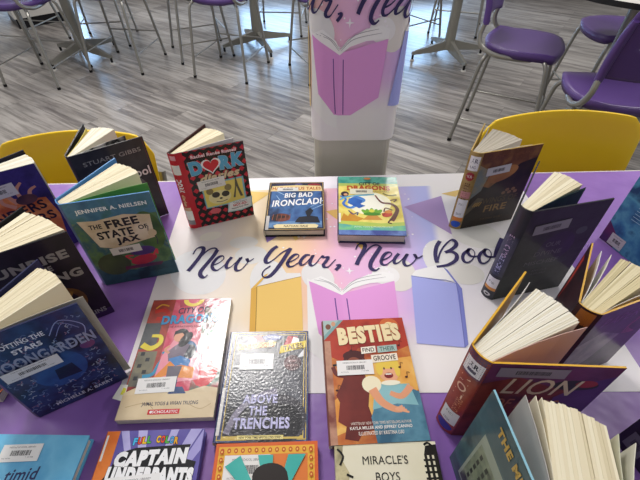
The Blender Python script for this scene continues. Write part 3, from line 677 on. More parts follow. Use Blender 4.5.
def art_drag(a, w, h):
    a.rect(.0, .0, w, h, ['#d9c24a', '#efdf7a', '#e2cd5c']); a.rect(0, h - 3, w, h, ['#2f8d80', '#5fb6a0', '#1f6f6a']); a.rect(0, h - 4.2, w, h - 3, ['#a7bd62', '#d4cc60'])
    a.ell(7.6, 11.5, 5.4, 4.4, ['#f6f0c2', '#fbf8dd']); a.ell(7.6, 11.4, 3.8, 3, '#fbf9e8')
    a.rect(0, 0, w, 1.8, ['#4d5fa8', '#6a86c2', '#3e4c94']); a.poly([(0, 1.6), (w, 1.6), (w, 3.6), (11, 2.9), (4, 3.4), (0, 4.2)], ['#4fae8e', '#7fc98c', '#5aa9a8'])
    a.poly([(0, 3.8), (4, 3.2), (10, 2.7), (w, 3.4), (w, 4.6), (10, 4.0), (5, 4.5), (0, 5.4)], ['#a8c25a', '#bfce5c'])
    a.poly([(.4, 4.8), (1.2, 7.6), (2.2, 6.4), (3, 8.2), (4.2, 6.6), (6, 5.6), (4.4, 4.6)], ['#d9a53c', '#c98c2e'])
    a.poly([(5.6, 5.2), (10.4, 5.2), (9.2, 6.8), (7, 6.8)], ['#c98a3a', '#dba24c'])
    for dx, rt in ((-1.6, 40), (-.8, 20), (0, 0), (.8, -20), (1.6, -40)): a.ell(8 + dx, 7.8 + (.5 if dx == 0 else .2), .55, 1.25, ['#5a9a2e', '#86bd3c'], rt)
    a.ell(8, 7.3, 2.1, .6, '#4c8c2c'); a.ell(8, 8.5, .7, .6, '#d8d94c')
    # blue dragon
    a.stroke([(.4, 14.2), (1.8, 13.0), (1.2, 11.0), (3.0, 9.6), (5.2, 11.6), (6.2, 12.6), (4.6, 13.6), (3.0, 12.6)], (.5, 1.2), ['#3a6fc0', '#5b94d6'])
    a.poly([(2.2, 11.4), (5.0, 9.4), (6.6, 10.4), (5.4, 11.0), (6.0, 12.4), (4.0, 13.6), (2.6, 13.2)], ['#3f7ac8', '#2c5cae'])
    a.stroke([(2.4, 8.6), (3.4, 7.2), (4.6, 7.8), (4.4, 6.8)], .3, '#27407c'); a.ell(1.6, 15.0, 1.0, 1.1, '#2b2430'); a.ell(1.8, 14.8, .5, .5, '#d9a37a')
    a.stroke([(.3, 12.6), (2.4, 14.0), (6.5, 14.6), (9.0, 15.0)], .5, ['#5aa3cc', '#79bfd8'])
    # brown dragon
    a.stroke([(9.2, 14.6), (10.6, 11.8), (13.0, 11.2), (14.2, 9.2), (13.2, 6.4), (12.4, 5.0)], (.35, 1.3), ['#5a2a1c', '#7c3a24'])
    a.stroke([(13.0, 8.8), (11.4, 9.6), (10.9, 8.2)], .35, '#5a2a1c'); a.stroke([(12.8, 12.6), (14.4, 13.0), (13.6, 12.0)], .35, '#5a2a1c'); a.stroke([(12.9, 6), (11.6, 4.4), (12.4, 4.0)], .35, '#4a2018')
    a.ell(11.6, 7.2, 1.3, .9, '#c2452a', 20); a.ell(12.0, 8.2, .9, .6, '#d98a35'); a.poly([(10.6, 6.4), (11.2, 7.4), (10.3, 7.6)], '#a1321f')
    a.stroke([(11.2, 15.4), (12.6, 14.6), (14.6, 14.8)], .5, '#8a7d3c')
    a.text('CITY OF', 8.0, h - 3.3, 5.4, 1.25, '#20302f', bold=.03, arc=.2); a.text('DRAGONS', 7.7, h - 5.1, 11, 2.0, '#c25428', bold=.045, out='#7a2e16', ow=.02, arc=.2)
    a.text('THE RISE OF THE SHADOWFIRE', 7.7, h - 6.6, 10.4, .5, '#7a4a28'); a.ell(7.6, h - .9, .9, .45, '#d98a4a')
    a.rect(0, 4.2, .5, 7.5, '#efeadf')
    a.text('JAIMAL YOGIS & VIVIAN TRUONG', 8, 2.6, 9, .6, '#dfeede')
flat_book('graphic_novel', 'yellow and teal hardcover with two dragons, lying right in front of the grey post', 4.28, 66.2, -1.8, 15.4, 22.6, 2.6, '#3b3560', art_drag, fin='film', lab=(5.8, 16.0, 5.8, 2.2, 0, '#e6e2c8', .16, False), edge='#2c2a4c')
def art_city(a, w, h):
    a.rect(0, 0, w, h, ['#dd6a84', '#cf4560', '#e48a9c']); a.rect(0, 3.6, 4.4, h, ['#8a3a34', '#b0493e', '#5e2c30'])
    a.rect(0, 12.5, 3.0, 18.0, ['#42454c', '#5b5d60', '#333640']); a.rect(.2, 5.5, 3.6, 12, ['#6c6a5e', '#857f6a', '#4d4f50'])
    for k in range(5): a.rect(.8 + (k % 2) * 1.1, 6.6 + k * 1.15, 1.5 + (k % 2) * 1.1, 7.3 + k * 1.15, '#2f3238')
    a.rect(10.6, 4, w, h, ['#7b2f3d', '#4f7a6a', '#a64a4c', '#6a3a44']); a.ell(13.5, 14.2, 1.6, 2.6, ['#3f7a5c', '#6aa27a']); a.ell(12.6, 9.5, 2.4, 4.5, ['#d8323c', '#e8606a'])
    a.poly([(5.2, h), (5.6, h - 2.0), (8.0, h - 1.2), (12, h - 2.4), (w, h - 1.2), (w, h)], ['#d1506a', '#8e3246'])
    a.ell(8.0, h - .2, 2.0, 1.6, '#e8cf4a', a0=180, a1=360); a.ell(8.0, h - .2, 1.1, .9, '#d65a70', a0=180, a1=360)
    a.stroke([(1.0, 20.5), (2.6, 20.9), (3.6, 20.1), (2.6, 19.0), (1.6, 19.0)], .8, ['#d23a2e', '#a82a28']); a.stroke([(1.0, 21.3), (2.0, 22.2), (3.4, 21.8)], .3, '#e0a23a')
    a.stroke([(.5, 13.4), (2.2, 12.6), (3.6, 13.6), (3.4, 15.0), (1.8, 15.2)], (1.1, .6), ['#ead94a', '#d8c23c'])
    a.stroke([(2.2, 7.2), (3.8, 7.6), (4.4, 9.4), (5.0, 11.0), (4.6, 11.8)], (.7, .4), ['#2f7fa8', '#3f9cc0'])
    a.poly([(4.2, 6.4), (5.6, 5.8), (7.6, 6.0), (11.6, 6.4), (11.9, 10.4), (10, 14), (6.4, 15), (4.6, 11)], ['#e8899e', '#ee9fae'])
    # walking girl with a rucksack
    f0 = a.fr; a.fr = lambda u, v, k: f0((u - 8) * .88 + 7.0, (v - 11) * .9 + 10.6, k)
    a.ell(10.0, 12.6, 2.0, 2.1, ['#31557e', '#4272a0']); a.ell(10.7, 12.2, 1.2, 1.6, '#26303f')
    a.poly([(6.8, 10.2), (9.6, 11.0), (10.4, 13.8), (8.6, 14.6), (7.2, 13.4), (6.2, 12.4)], ['#6d6070', '#857788'])
    a.poly([(6.8, 10.8), (7.8, 9.0), (11.0, 9.0), (11.2, 10.4), (9.0, 11.4)], '#3f80c0')
    a.poly([(4.8, 7.0), (7.2, 10.3), (8.4, 9.2), (9.6, 9.4), (12.2, 8.8), (12.3, 6.6), (9.6, 6.8), (8.4, 7.8), (6.2, 7.0)], ['#e08030', '#ee9a44'])
    a.poly([(7.0, 9.2), (9.8, 9.2), (9.4, 6.4), (7.2, 6.4)], '#6b6673'); a.rect(7.3, 5.0, 8.2, 6.4, '#27406e'); a.rect(8.7, 5.0, 9.5, 6.4, '#27406e')
    a.ell(8.2, 16.0, 1.55, 1.6, '#1c1a24'); a.ell(7.8, 15.6, 1.05, 1.1, '#dfa184'); a.ell(9.3, 15.0, 1.0, 1.9, '#1c1a24', -30); a.poly([(6.7, 16.2), (8.8, 16.7), (7.8, 17.4), (6.7, 17.0)], '#1c1a24')
    a.stroke([(6.6, 12.0), (5.6, 12.8), (6.4, 13.6)], .5, '#dfa184')
    a.fr = f0
    a.rect(0, 0, w, 4.4, ['#e3cfac', '#d9c29c']); a.poly([(0, 4.4), (2.5, 5.6), (5.5, 5.0), (5.5, 4.2), (0, 4.0)], '#dcc7a3'); a.poly([(9.8, 4.2), (13, 5.2), (w, 4.8), (w, 4.2)], '#dcc7a3')
    a.poly([(7.2, 4.0), (10.2, 4.0), (9.4, 5.2), (7.8, 5.2)], '#39507e')
    for q in ([(1, 2.0), (4, 2.6), (5.5, 1.6)], [(11, 2.2), (13, 1.4), (14.6, 2.2)]): a.stroke(q, .08, '#b59a72')
    a.text('CITY OF', 8.3, h - 2.7, 5.6, 1.35, '#1f2c4c', bold=.02, shear=.15, rot=3)
    a.text('DRAGONS', 8.1, h - 4.7, 10.6, 2.0, '#3f93c8', bold=.045, out='#1d3f68', ow=.035, rot=2)
    a.text('THE AWAKENING STORM', 7.6, h - 6.4, 6.6, .45, '#7a2036')
    a.text('JAIMAL YOGIS & VIVIAN TRUONG', 8, 2.35, 9.0, .8, '#3a3f58', bold=.01)
    a.rect(4.8, .7, 9.8, 1.5, '#cf2b33'); a.text('SCHOLASTIC', 7.5, 1.1, 4.0, .45, '#f4eeee', bold=.02); a.ell(5.3, 1.1, .22, .22, '#f4eeee')
city = flat_book('graphic_novel', 'large pink paperback graphic novel with a girl walking with a rucksack on its cover', -32.19, 25.47, 1.8, 15.3, 23.4, 1.35, '#d8d2cc', art_city, hard=False, fin='wet', lab=(5.0, 5.6, 6.4, 2.7, 2, '#ebe9e8', .15))
m = MB(); m.prism([(-1.6, 3.6), (.3, 3.0), (.3, 5.8), (-.9, 6.0)], 1.36, 1.39, mat('#dedbd2', 'film')); m.prism([(-.5, 4.2), (.2, 4.1), (.2, 5.2), (-.3, 5.4)], 1.40, 1.42, mat('#d9d34a', 'film')); m.build('loose_laminate_flap', city)
def art_trench(a, w, h):
    a.rect(.25, .25, w - .25, h - .25, '#c5a84e'); a.rect(.4, .4, w - .4, h - .4, '#2e3c68'); a.rect(.95, .6, w - .65, h - .7, '#cdb25a')
    a.rect(1.1, .9, w - .8, h - .85, ['#4c4d55', '#63646c', '#3a3b44']); a.rect(1.1, .9, w - .8, 5.2, ['#1d1c22', '#2f2e34', '#151419'])
    a.ell(9.0, 3.0, 5.0, 4.2, ['#37353b', '#4d4b52'], 20); a.ell(9.4, 2.5, 3.9, 3.2, '#201f25', 20)
    a.stroke([(1.6, 1.2), (2.8, 4.2), (5.2, 6.6), (9.0, 8.0)], 1.0, ['#6f6a7c', '#8a8498'])
    a.rect(.95, .4, w - .65, .7, '#cdb25a')
    a.ell(5.0, h - 1.9, 1.2, 1.2, '#a33038'); a.ell(4.0, h - 2.2, .8, 1.0, '#efe9e2'); a.poly([(9.4, h - 3.8), (11.2, h - 3.8), (12.2, h - 1.2), (10.4, h - 1.0)], '#b3202e')
    a.poly([(10.6, h - 3.8), (12.6, h - 3.4), (12.4, h - 1.6), (11.4, h - 1.2)], '#efece8'); a.ell(7.6, h - 1.3, 1.9, .6, '#2a3a8c'); a.text('NATHAN HALE\'S', 7.6, h - 1.25, 3.4, .5, '#eef0f6', bold=.02); a.ell(7.4, h - 2.3, .6, .5, '#f2e8d0')
    a.poly([(1.6, h - 3.8), (8.0, h - 3.2), (8.4, h - 2.2), (1.6, h - 2.6)], '#e8cf80'); a.text('HAZARDOUS', 5.0, h - 3.0, 6.0, .95, '#a5482a', bold=.03, rot=4)
    a.poly([(9.0, h - 4.6), (13.6, h - 3.4), (13.7, h - 2.0), (9.2, h - 3.1)], '#e8cf50'); a.text('TALES', 11.4, h - 3.3, 3.6, 1.0, '#5a3020', bold=.03, rot=12)
    a.ell(11.4, h - 6.4, 1.5, 1.5, ['#3f1a22', '#5a2830']); a.text('WWI', 11.4, h - 6.0, 1.3, .5, '#c9a0a0'); a.text('PREQUEL', 11.4, h - 6.9, 2.0, .35, '#c9a0a0')
    a.poly([(12.2, h - 5.4), (13.3, h - 3.8), (13.3, h - 5.2)], '#e6e6ea')
    a.text('ABOVE', 6.4, 6.6, 5.6, 1.5, '#b7b4da', bold=.04, out='#33313f', ow=.03); a.text('THE', 6.2, 4.7, 2.9, 1.5, '#b7b4da', bold=.04, out='#33313f', ow=.03)
    a.text('TRENCHES', 6.9, 2.75, 8.8, 1.75, '#bdbae0', bold=.04, out='#33313f', ow=.03)
    a.rect(3.4, .35, 10.4, .95, '#e6d68a'); a.text('NEW YORK TIMES BESTSELLING SERIES', 6.9, .65, 6.4, .38, '#4a3d22', bold=.02)
    a.rect(.1, 1.0, .6, 8.5, '#d9d6d2'); a.stroke([(1.0, .6), (1.0, h - .6)], .08, '#cdb25a', n=1)
flat_book('graphic_novel', 'navy bordered graphic novel with lilac title, its glossy wrinkled cover full of glare', -16.11, 22.07, .7, 14.1, 19.3, 1.5, '#33436f', art_trench, fin='hammer', lab=(5.2, 13.2, 5.8, 3.0, 0, '#d8d6da', .16, True))
def art_best(a, w, h):
    a.rect(0, 0, w, h, ['#b85a2c', '#cc8040', '#a04428']); a.poly([(0, 6), (4, 9), (8.5, 13.4), (w, 14), (w, 8), (9, 4), (0, 1)], ['#e0a048', '#ecbc66', '#d98c3c'])
    a.poly([(0, h), (w, h), (w, h - 6), (11, h - 7.5), (6, h - 6), (3.6, h - 9), (0, h - 7)], ['#a03024', '#b53c28', '#8c2620'])
    a.ell(12.2, h - 1.8, 1.1, 1.1, '#f0c878'); a.ell(12.2, h - 1.8, 1.8, 1.8, '#d06a38'); a.ell(12.2, h - 1.8, .95, .95, '#f7dba0')
    a.poly([(0, h), (3.8, h), (0, h - 4.2)], '#7fa3a4'); a.poly([(0, h), (3.0, h), (0, h - 3.3)], ['#b3c4c0', '#8fb0b0']); a.ell(.9, h - 1.4, .5, .6, '#7a4636'); a.ell(1.9, h - .8, .4, .5, '#d09a7a')
    a.rect(0, 0, 1.1, h - 4.4, ['#9a6450', '#c09078', '#7c4038'])
    # brown silhouette figure on the left
    a.poly([(1.4, 3.4), (1.9, 6.4), (1.4, 7.6), (2.4, 9.4), (3.4, 11.8), (6.2, 12.4), (7.0, 8.6), (6.4, 5.6), (7.2, 2.0), (5.0, 1.6), (4.2, .4), (2.2, .8), (2.6, 2.6)], ['#5e2220', '#7a2e28'])
    a.ell(5.0, 13.6, 1.9, 1.7, '#5a2422'); a.ell(5.0, 14.6, 1.9, 1.0, '#4a1a1c'); a.ell(4.9, 13.2, 1.2, 1.1, '#8a4a38')
    a.stroke([(3.4, 10.8), (1.8, 11.2), (1.2, 12.6)], .7, '#6a2a26'); a.stroke([(1.2, 12.9), (2.4, 13.0)], .4, '#1a1214')
    # fair haired figure on the right
    a.poly([(7.0, 0), (6.6, 3.8), (8.2, 7.2), (9.6, 8.0), (13.0, 8.6), (w, 7.6), (w, 0)], ['#44748c', '#5c8ea4', '#35607a'])
    a.poly([(7.0, 5), (8.0, 9.2), (13.6, 9.0), (14.4, 5.4), (11, 5.8)], ['#7fb4bc', '#96c4c8'])
    a.ell(7.4, 9.2, 1.6, 1.5, '#efe4c4'); a.stroke([(7.4, 8.4), (8.6, 6.2), (10.4, 5.0), (11.6, 4.8)], (1.5, .8), '#e29e78'); a.stroke([(13.8, 8.6), (12.0, 7.0), (10.2, 7.6)], (1.2, .8), '#e29e78')
    for k in range(4): a.stroke([(10.6, 4.9), (11.8 + .3 * k, 5.4 - .35 * k)], .32, '#e8a884', n=2)
    a.ell(10.6, 11.4, 1.75, 2.0, '#e6a882'); a.ell(10.6, 12.9, 1.9, 1.1, '#e6c450'); a.ell(9.1, 12.0, .6, 1.3, '#e6c450'); a.ell(12.1, 11.8, .5, 1.5, '#e6c450')
    a.ell(10.5, 10.6, .75, .5, '#7c1f24'); a.rect(10.0, 10.75, 11.0, 10.95, '#f5efe8'); a.ell(9.9, 11.9, .14, .22, '#2a1a1a'); a.ell(11.1, 11.9, .14, .22, '#2a1a1a')
    a.ell(10.6, 9.3, 1.6, .45, '#f0ead4')
    for x_, y_ in ((4.6, 15.6), (12.6, 12.0), (13.4, 10.2), (1.6, 8.4), (13.2, 16.2)): a.ell(x_, y_, .24, .18, '#4a1c1c'); a.stroke([(x_ + .2, y_), (x_ + .25, y_ + .9), (x_ + .7, y_ + .7)], .09, '#4a1c1c', n=2)
    a.text('BESTIES', 8.2, h - 3.3, 11.4, 3.7, '#f0dcae', bold=.07, rot=3, out='#8e3020', ow=.03)
    a.poly([(6.4, h - 7.3), (9.0, h - 7.1), (9.0, h - 5.8), (6.4, h - 6.0)], '#efe7d8'); a.text('FIND', 7.7, h - 6.55, 2.1, .8, '#3a2420', bold=.02, rot=2)
    a.poly([(9.3, h - 7.2), (12.8, h - 7.0), (12.8, h - 5.7), (9.3, h - 5.9)], '#a5bcb4'); a.text('THEIR', 11.05, h - 6.45, 2.7, .8, '#4a6460', bold=.02, rot=2)
    a.poly([(8.0, h - 9.1), (12.6, h - 8.8), (12.6, h - 7.4), (8.0, h - 7.6)], '#efe3d0'); a.text('GROOVE', 10.3, h - 8.2, 3.9, .95, '#3a2420', bold=.02, rot=2)
    a.text('WRITTEN BY NEW YORK TIMES BESTSELLING AUTHOR', 8.0, 2.95, 9.4, .42, '#ecdcd0'); a.text('KAYLA MILLER AND JEFFREY CANINO', 7.9, 2.2, 9.6, .62, '#f4eee8', bold=.02)
    a.text('ILLUSTRATED BY KRISTINA LUU', 7.8, 1.45, 6.9, .55, '#f0e6dc', bold=.01)
flat_book('graphic_novel', 'red and orange hardcover about two friends, cream title, lying right of the navy graphic novel', 1.46, 21.55, 2.6, 15.0, 22.1, 1.6, '#7c4a40', art_best, fin='gloss', lab=(5.0, 12.3, 6.2, 2.7, 0, '#ebe8e6', .17), edge='#4c6a70')
def art_timid(a, w, h):
    a.rect(0, 0, w, h, ['#62b2dc', '#74bfe4', '#58a8d6']); a.text('timid', 7.5, 14.4, 4.6, 1.7, '#1e2a5c', bold=.02, shear=.15, rot=6)
    a.stroke([(2, 9), (5, 6), (9, 7.5), (12, 4)], 1.6, ['#3d8fc4', '#2f7fb8']); a.ell(8, 4, 3, 2.2, ['#e8a05a', '#d98c46'])
flat_book('graphic_novel', 'light blue hardcover in the lower left corner with small dark lowercase title', -50.2, 3.6, -1.0, 14.9, 19.8, 1.8, '#5fb0da', art_timid, fin='satin', lab=(5.8, 17.2, 5.8, 2.4, 3, '#eceae8', .1))
def art_capt(a, w, h):
    a.rect(1.9, 0, w, h, ['#5a4f9c', '#6e64b0'])
    for k, (x0, x1) in enumerate(((2.0, 3.2), (4.6, 6.0), (9.6, 10.8), (12.6, 14.3))):
        a.poly([(x0, h), (x1, h), (7.6 + k * .3, 9), (7.2 + k * .2, 9)], ['#a79fd8', '#c9c4ec'])
    a.poly([(14.6, h), (14.6, h - 3), (8, 8)], '#a79fd8')
    a.rect(0, 0, 1.9, h, ['#d9682a', '#e88238', '#c85820']); a.rect(.1, h - 4.2, .4, h - .6, '#e9e6e2')
    for i, (ch, c) in enumerate(zip('FULL COLOR', ('#49b6e4', '#e8442e', '#f0c030', '#52b84a', '', '#f0c030', '#e8502e', '#59b44a', '#49a6e0', '#f0b030'))):
        if ch != ' ': a.text(ch, 4.6 + i * .68, h - 1.6 + .25 * math.sin(i * .35), .6, 1.05, c, bold=.05, out='#18161e', ow=.06)
    a.poly([(2.0, h - 5.4), (2.6, h - 3.2), (5, h - 2.5), (13.0, h - 2.2), (12.6, h - 4.2), (14.2, h - 4.6), (13.6, h - 7.8), (11.6, h - 8.2), (12, h - 13), (2, h - 13), (1.2, h - 7.0)], '#121018')
    a.text('CAPTAIN', 7.6, h - 3.9, 10.6, 2.2, '#f3f2f4', bold=.09, shear=.12, rot=2, out='#121018', ow=.05)
    a.text('UNDERPANTS', 7.9, h - 6.3, 12.4, 2.3, '#f3f2f4', bold=.09, shear=.05, rot=-2, out='#121018', ow=.05)
    a.text('and the', 9.4, h - 8.6, 2.8, .8, '#f3f2f4', bold=.03, rot=-6); a.text('of the', 10.9, h - 9.7, 2.4, .8, '#f3f2f4', bold=.03, rot=-6)
flat_book('comic_book', 'purple comic book with orange spine strip and chunky white title at the bottom left', -32.0, 3.2, 1.4, 14.7, 20.6, 1.5, '#5f55a2', art_capt, fin='gloss', lab=(6.0, 12.6, 7.2, 3.6, 4, '#eceaea', .14), spine='#c85f28', edge='#5a5098')
def art_orange(a, w, h):
    a.rect(0, 0, w, h, '#d8642c'); a.rect(.5, .5, w - .5, h - .5, '#e8b03c'); a.rect(1.5, 1.5, w - 1.5, h - 1.6, '#dd7a38')
    for k in range(14):
        x_ = 1.0 + k * (w - 2.0) / 13; a.ell(x_, h - 1.05, .3, .36, '#c25424', n=8); a.ell(x_, h - 1.05, .13, .16, '#f0c860', n=6)
    for k in range(18):
        y_ = 1.2 + k * 1.08
        for x_ in (1.0, w - 1.0): a.ell(x_, y_, .28, .36, '#c25424', n=8); a.ell(x_, y_, .12, .16, '#f0c860', n=6)
    cx, cy = w / 2 + 1, h - 10
    for k in range(0, 24, 2):
        a0, a1 = R(k * 15), R(k * 15 + 15); q = []
        for t in (a0, a1):
            dx, dy = math.cos(t), math.sin(t); s_ = min(((w - 1.7 - cx) if dx > 0 else (cx - 1.7)) / max(abs(dx), 1e-6), ((h - 1.8 - cy) if dy > 0 else (cy - 1.7)) / max(abs(dy), 1e-6)); q.append((cx + dx * s_, cy + dy * s_))
        a.poly([(cx, cy)] + q, ['#38a8a0', '#4ab4aa'])
    a.ell(cx - .3, cy + 3.2, 2.3, 3.2, '#8a5436'); a.ell(cx - .3, cy + 5.4, 2.5, 1.7, '#28201e'); a.ell(cx - 2.0, cy + 4.6, .8, 1.6, '#28201e'); a.ell(cx + 1.6, cy + 4.4, .75, 1.6, '#28201e')
    a.ell(cx - 1.2, cy + 3.4, .2, .15, '#1c1410'); a.ell(cx + .5, cy + 3.4, .2, .15, '#1c1410'); a.poly([(cx - 4, 1.7), (cx + 4, 1.7), (cx + 2.6, cy - .4), (cx - 3, cy - .4)], '#c8402c')
flat_book('paperback_book', 'orange bordered book with teal sunrays and a dark haired head at the bottom edge', -15.0, 1.0, 1.4, 15.0, 20.8, 1.9, '#d8602a', art_orange, fin='gloss', hard=False, lab=(4.8, 17.2, 6.6, 3.8, 0, '#e6e2de', .14))
def art_mir(a, w, h):
    a.rect(0, 0, w, h, ['#e6dfc4', '#ece6cf'])
    for x0, sg in ((0, 1), (w, -1)):
        a.poly([(x0, h - .4), (x0 + sg * 1.6, h - .6), (x0 + sg * 2.2, h - 2.4), (x0 + sg * 2.6, 4), (x0, 3)] if sg < 0 else [(x0, h - .3), (x0 + 1.3, h - .3), (x0 + 1.0, h - 2.2), (x0 + 2.0, h - 4), (x0 + 1.5, h - 8), (x0, h - 9)], ['#191714', '#2d2a24'] if sg < 0 else ['#3a342a', '#cfc39a', '#23201a'])
    for i in range(3):
        for j in range(8): a.rect(w - 2.3 + i * .7, h - 2.4 - j * .8, w - 2.0 + i * .7, h - 1.9 - j * .8, '#e6dfc4')
    for q in ([(w - 1.8, h - .5), (w - 1.2, h - .2), (w - .6, h - .7)], [(.4, h - .8), (1.2, h - 1.8), (.7, h - 3)], [(1.6, h - 4.2), (2.5, h - 4.6)]): a.stroke(q, .3, '#1c1a16')
    a.text('MIRACLE\'S', 7.3, h - 2.4, 6.6, 1.15, '#23201e'); a.text('BOYS', 7.4, h - 4.6, 3.4, 1.15, '#23201e'); a.rect(4.5, 3, 10.5, 11, ['#6b6450', '#a09678', '#3c382e'])
flat_book('paperback_book', 'cream book with thin black title and a building sketch, at the bottom edge', 2.3, .9, .9, 15.1, 21.0, 1.5, '#e0d9be', art_mir, fin='satin', hard=False)
flat_book('paperback_book', 'dark book corner with an orange line, at the left picture edge behind the blue book', -66.0, 29.6, -2, 13.6, 6.0, 1.6, '#2b1f22', lambda a, w, h: a.stroke([(.5, .5), (w - .4, .5), (w - .4, h - .5)], .35, '#d0602a', n=2), hard=False, fin='gloss')

# ================================================================== OPEN BOOKS STANDING ON THE TABLE
def art_dork(a, w, h):
    a.rect(0, 0, w, h, '#1b1618')
    for i in range(9):
        for j in range(13):
            x_, y_ = i * 1.8 + (.9 if j % 2 else 0), j * 1.75
            if x_ < w + .2: a.poly([(min(w, max(0, x_ + dx)), min(h, max(0, y_ + dy))) for dx, dy in ((0, -.7), (.66, 0), (0, .7), (-.66, 0))], '#c8283a', z=.016)
    a.rect(0, 0, .9, h, '#c3202e')
    a.text('Rachel Ren\u00e9e Russell', w / 2 + .3, h - 1.5, w - 4.2, .8, '#f2dadd', bold=.03, out='#a41c2c', ow=.05)
    for ch, x_, y_, rt in (('D', 2.9, h - 4.3, 4), ('R', 9.3, h - 4.2, -2), ('K', 12.0, h - 4.0, -4)):
        a.text(ch, x_, y_, 2.7, 3.5, '#5aa9cc', bold=.07, rot=rt, out='#e9eef0', ow=.05)
    hp = [(6.2 + 1.55 * (math.sin(t) ** 3) * 1.1, h - 4.3 + 1.45 * (13 * math.cos(t) - 5 * math.cos(2 * t) - 2 * math.cos(3 * t) - math.cos(4 * t)) / 13) for t in [2 * math.pi * i / 24 for i in range(24)]]
    a.poly([(6.2 + (x_ - 6.2) * 1.25, h - 4.3 + (y_ - h + 4.3) * 1.22) for x_, y_ in hp], '#eceaea'); a.poly(hp, '#cf2838')
    a.text('diaries', 7.6, h - 7.2, 9.0, 2.0, '#d9c29a', bold=.05, shear=.35, out='#3a2a22', ow=.05, rot=2)
    a.rect(3.0, 5.0, 12.6, h - 8.6, '#7fb6c4'); a.rect(3.3, 5.3, 12.2, h - 9.0, '#e6d268')
    a.ell(6.6, 7.6, 2.6, 1.9, '#e9dca0'); a.ell(5.8, 8.4, .9, .8, '#3a342a'); a.ell(8.0, 8.2, .9, .8, '#3a342a'); a.ell(4.6, 9.6, .8, .9, '#8a7a4a'); a.ell(8.8, 9.8, .8, .9, '#8a7a4a'); a.ell(6.8, 7.2, .35, .25, '#2a2420')
    a.stroke([(5.6, 6.5), (6.8, 6.2), (8.2, 6.5)], .15, '#3a342a')
    a.poly([(9.6, 6.6), (10.1, 6.6), (10.7, 9.6), (11.3, 6.6), (11.9, 6.6), (11.2, 9.6), (10.9, 12.2), (10.7, 12.2), (10.4, 9.6)], '#5f5a44')
    a.poly([(7.6, 2.6), (8.2, 5.4), (14.0, 6.0), (13.6, 3.0), (11, 2.4)], '#b9d4d6'); a.poly([(7.9, 2.9), (8.5, 5.2), (13.7, 5.7), (13.3, 3.3), (11, 2.7)], '#e9e9e6')
    a.text('Tales from a', 10.9, 5.1, 3.2, .55, '#3a2a2e', rot=4); a.text('NOT-SO-', 10.9, 4.35, 3.4, .75, '#c3202e', bold=.04, rot=4); a.text('Happily Ever After', 10.8, 3.5, 4.2, .55, '#3a2a2e', bold=.02, rot=4)
    a.ell(4.9, 3.9, 1.3, .8, '#d9646c')
def sp_dork(a, w, h):
    a.rect(.5, h - 1.6, w - .5, h - .5, '#e6a0a8'); a.rect(.35, h - 5.2, w - .2, h - 2.8, '#e8e4e0'); a.text('DORK', w / 2, h - 8.2, 3.6, 1.2, '#e6e4ea', rot=-90, bold=.05); a.text('diaries', w / 2, h - 12.2, 3.2, .8, '#e0c9a0', rot=-90, bold=.03)
    a.rect(.3, 2.6, w - .2, 5.4, '#eceae8'); a.rect(.3, 1.2, w - .2, 2.6, '#7c7a80'); a.rect(.4, 5.4, w - .3, 6.4, '#d8b090')
stand_book('hardcover_book', 'red and black diamond patterned book standing open at the far left of the poster', (-29.3, 71.6), 20.5, 13.8, 20.6, (-31.5, 72.0), (-26.2, 84.0),
           ((-25.9, 83.0), (-21.2, 80.6)), '#1b1618', art_dork, back='#c3202e', spine='#c3202e', edge='#3a1418', spine_art=sp_dork, fin='gloss', lab=(5.4, 11.7, 6.0, 2.6, 3, '#e6e2dc', .12), sheets=((-18.9, 78.6, '#f4f3f2', 1),), pages=CREAM, n=14)
def art_gibbs(a, w, h):
    a.rect(.0, .0, w, h, ['#262428', '#322f33', '#1f1d21']); a.text('STUART GIBBS', w / 2 + .3, h - 2.6, w - 3.0, 1.0, '#8e8a86', bold=.01)
    a.rect(3.4, h - 11, 7.2, h - 4.4, ['#8c8c90', '#5f5e63']); a.ell(9, 8.5, 3.4, 5.0, ['#4b484c', '#6a666a']); a.ell(9, 13.6, 1.6, 1.9, ['#8a7c72', '#6a5f58'])
    a.text('Spy', 4.2, h - 7.0, 3.0, 2.0, '#e2e0e0', bold=.02); a.text('School', 10.4, h - 8.0, 7.0, 2.2, '#dcdada', bold=.02)
    a.stroke([(w - .35, 0), (w - .35, h)], .12, '#5c2a34', n=1)
stand_book('hardcover_book', 'black book with grey author name standing open in front of the left yellow chair', (-50.0, 69.0), 33.5, 14.6, 21.5, (-51.2, 70.0), (-53.0, 82.6),
           ((-50.6, 81.6), (-45.4, 81.0)), '#262428', art_gibbs, back='#2a282c', spine='#201e22', edge='#18171a', fin='gloss', sheets=((-42.1, 78.2, ['#e8e6e0', '#2a2828', '#d9d6d0'], 1), (-51.8, 81.4, '#e2d060', 0)), n=12, bulge=.3)
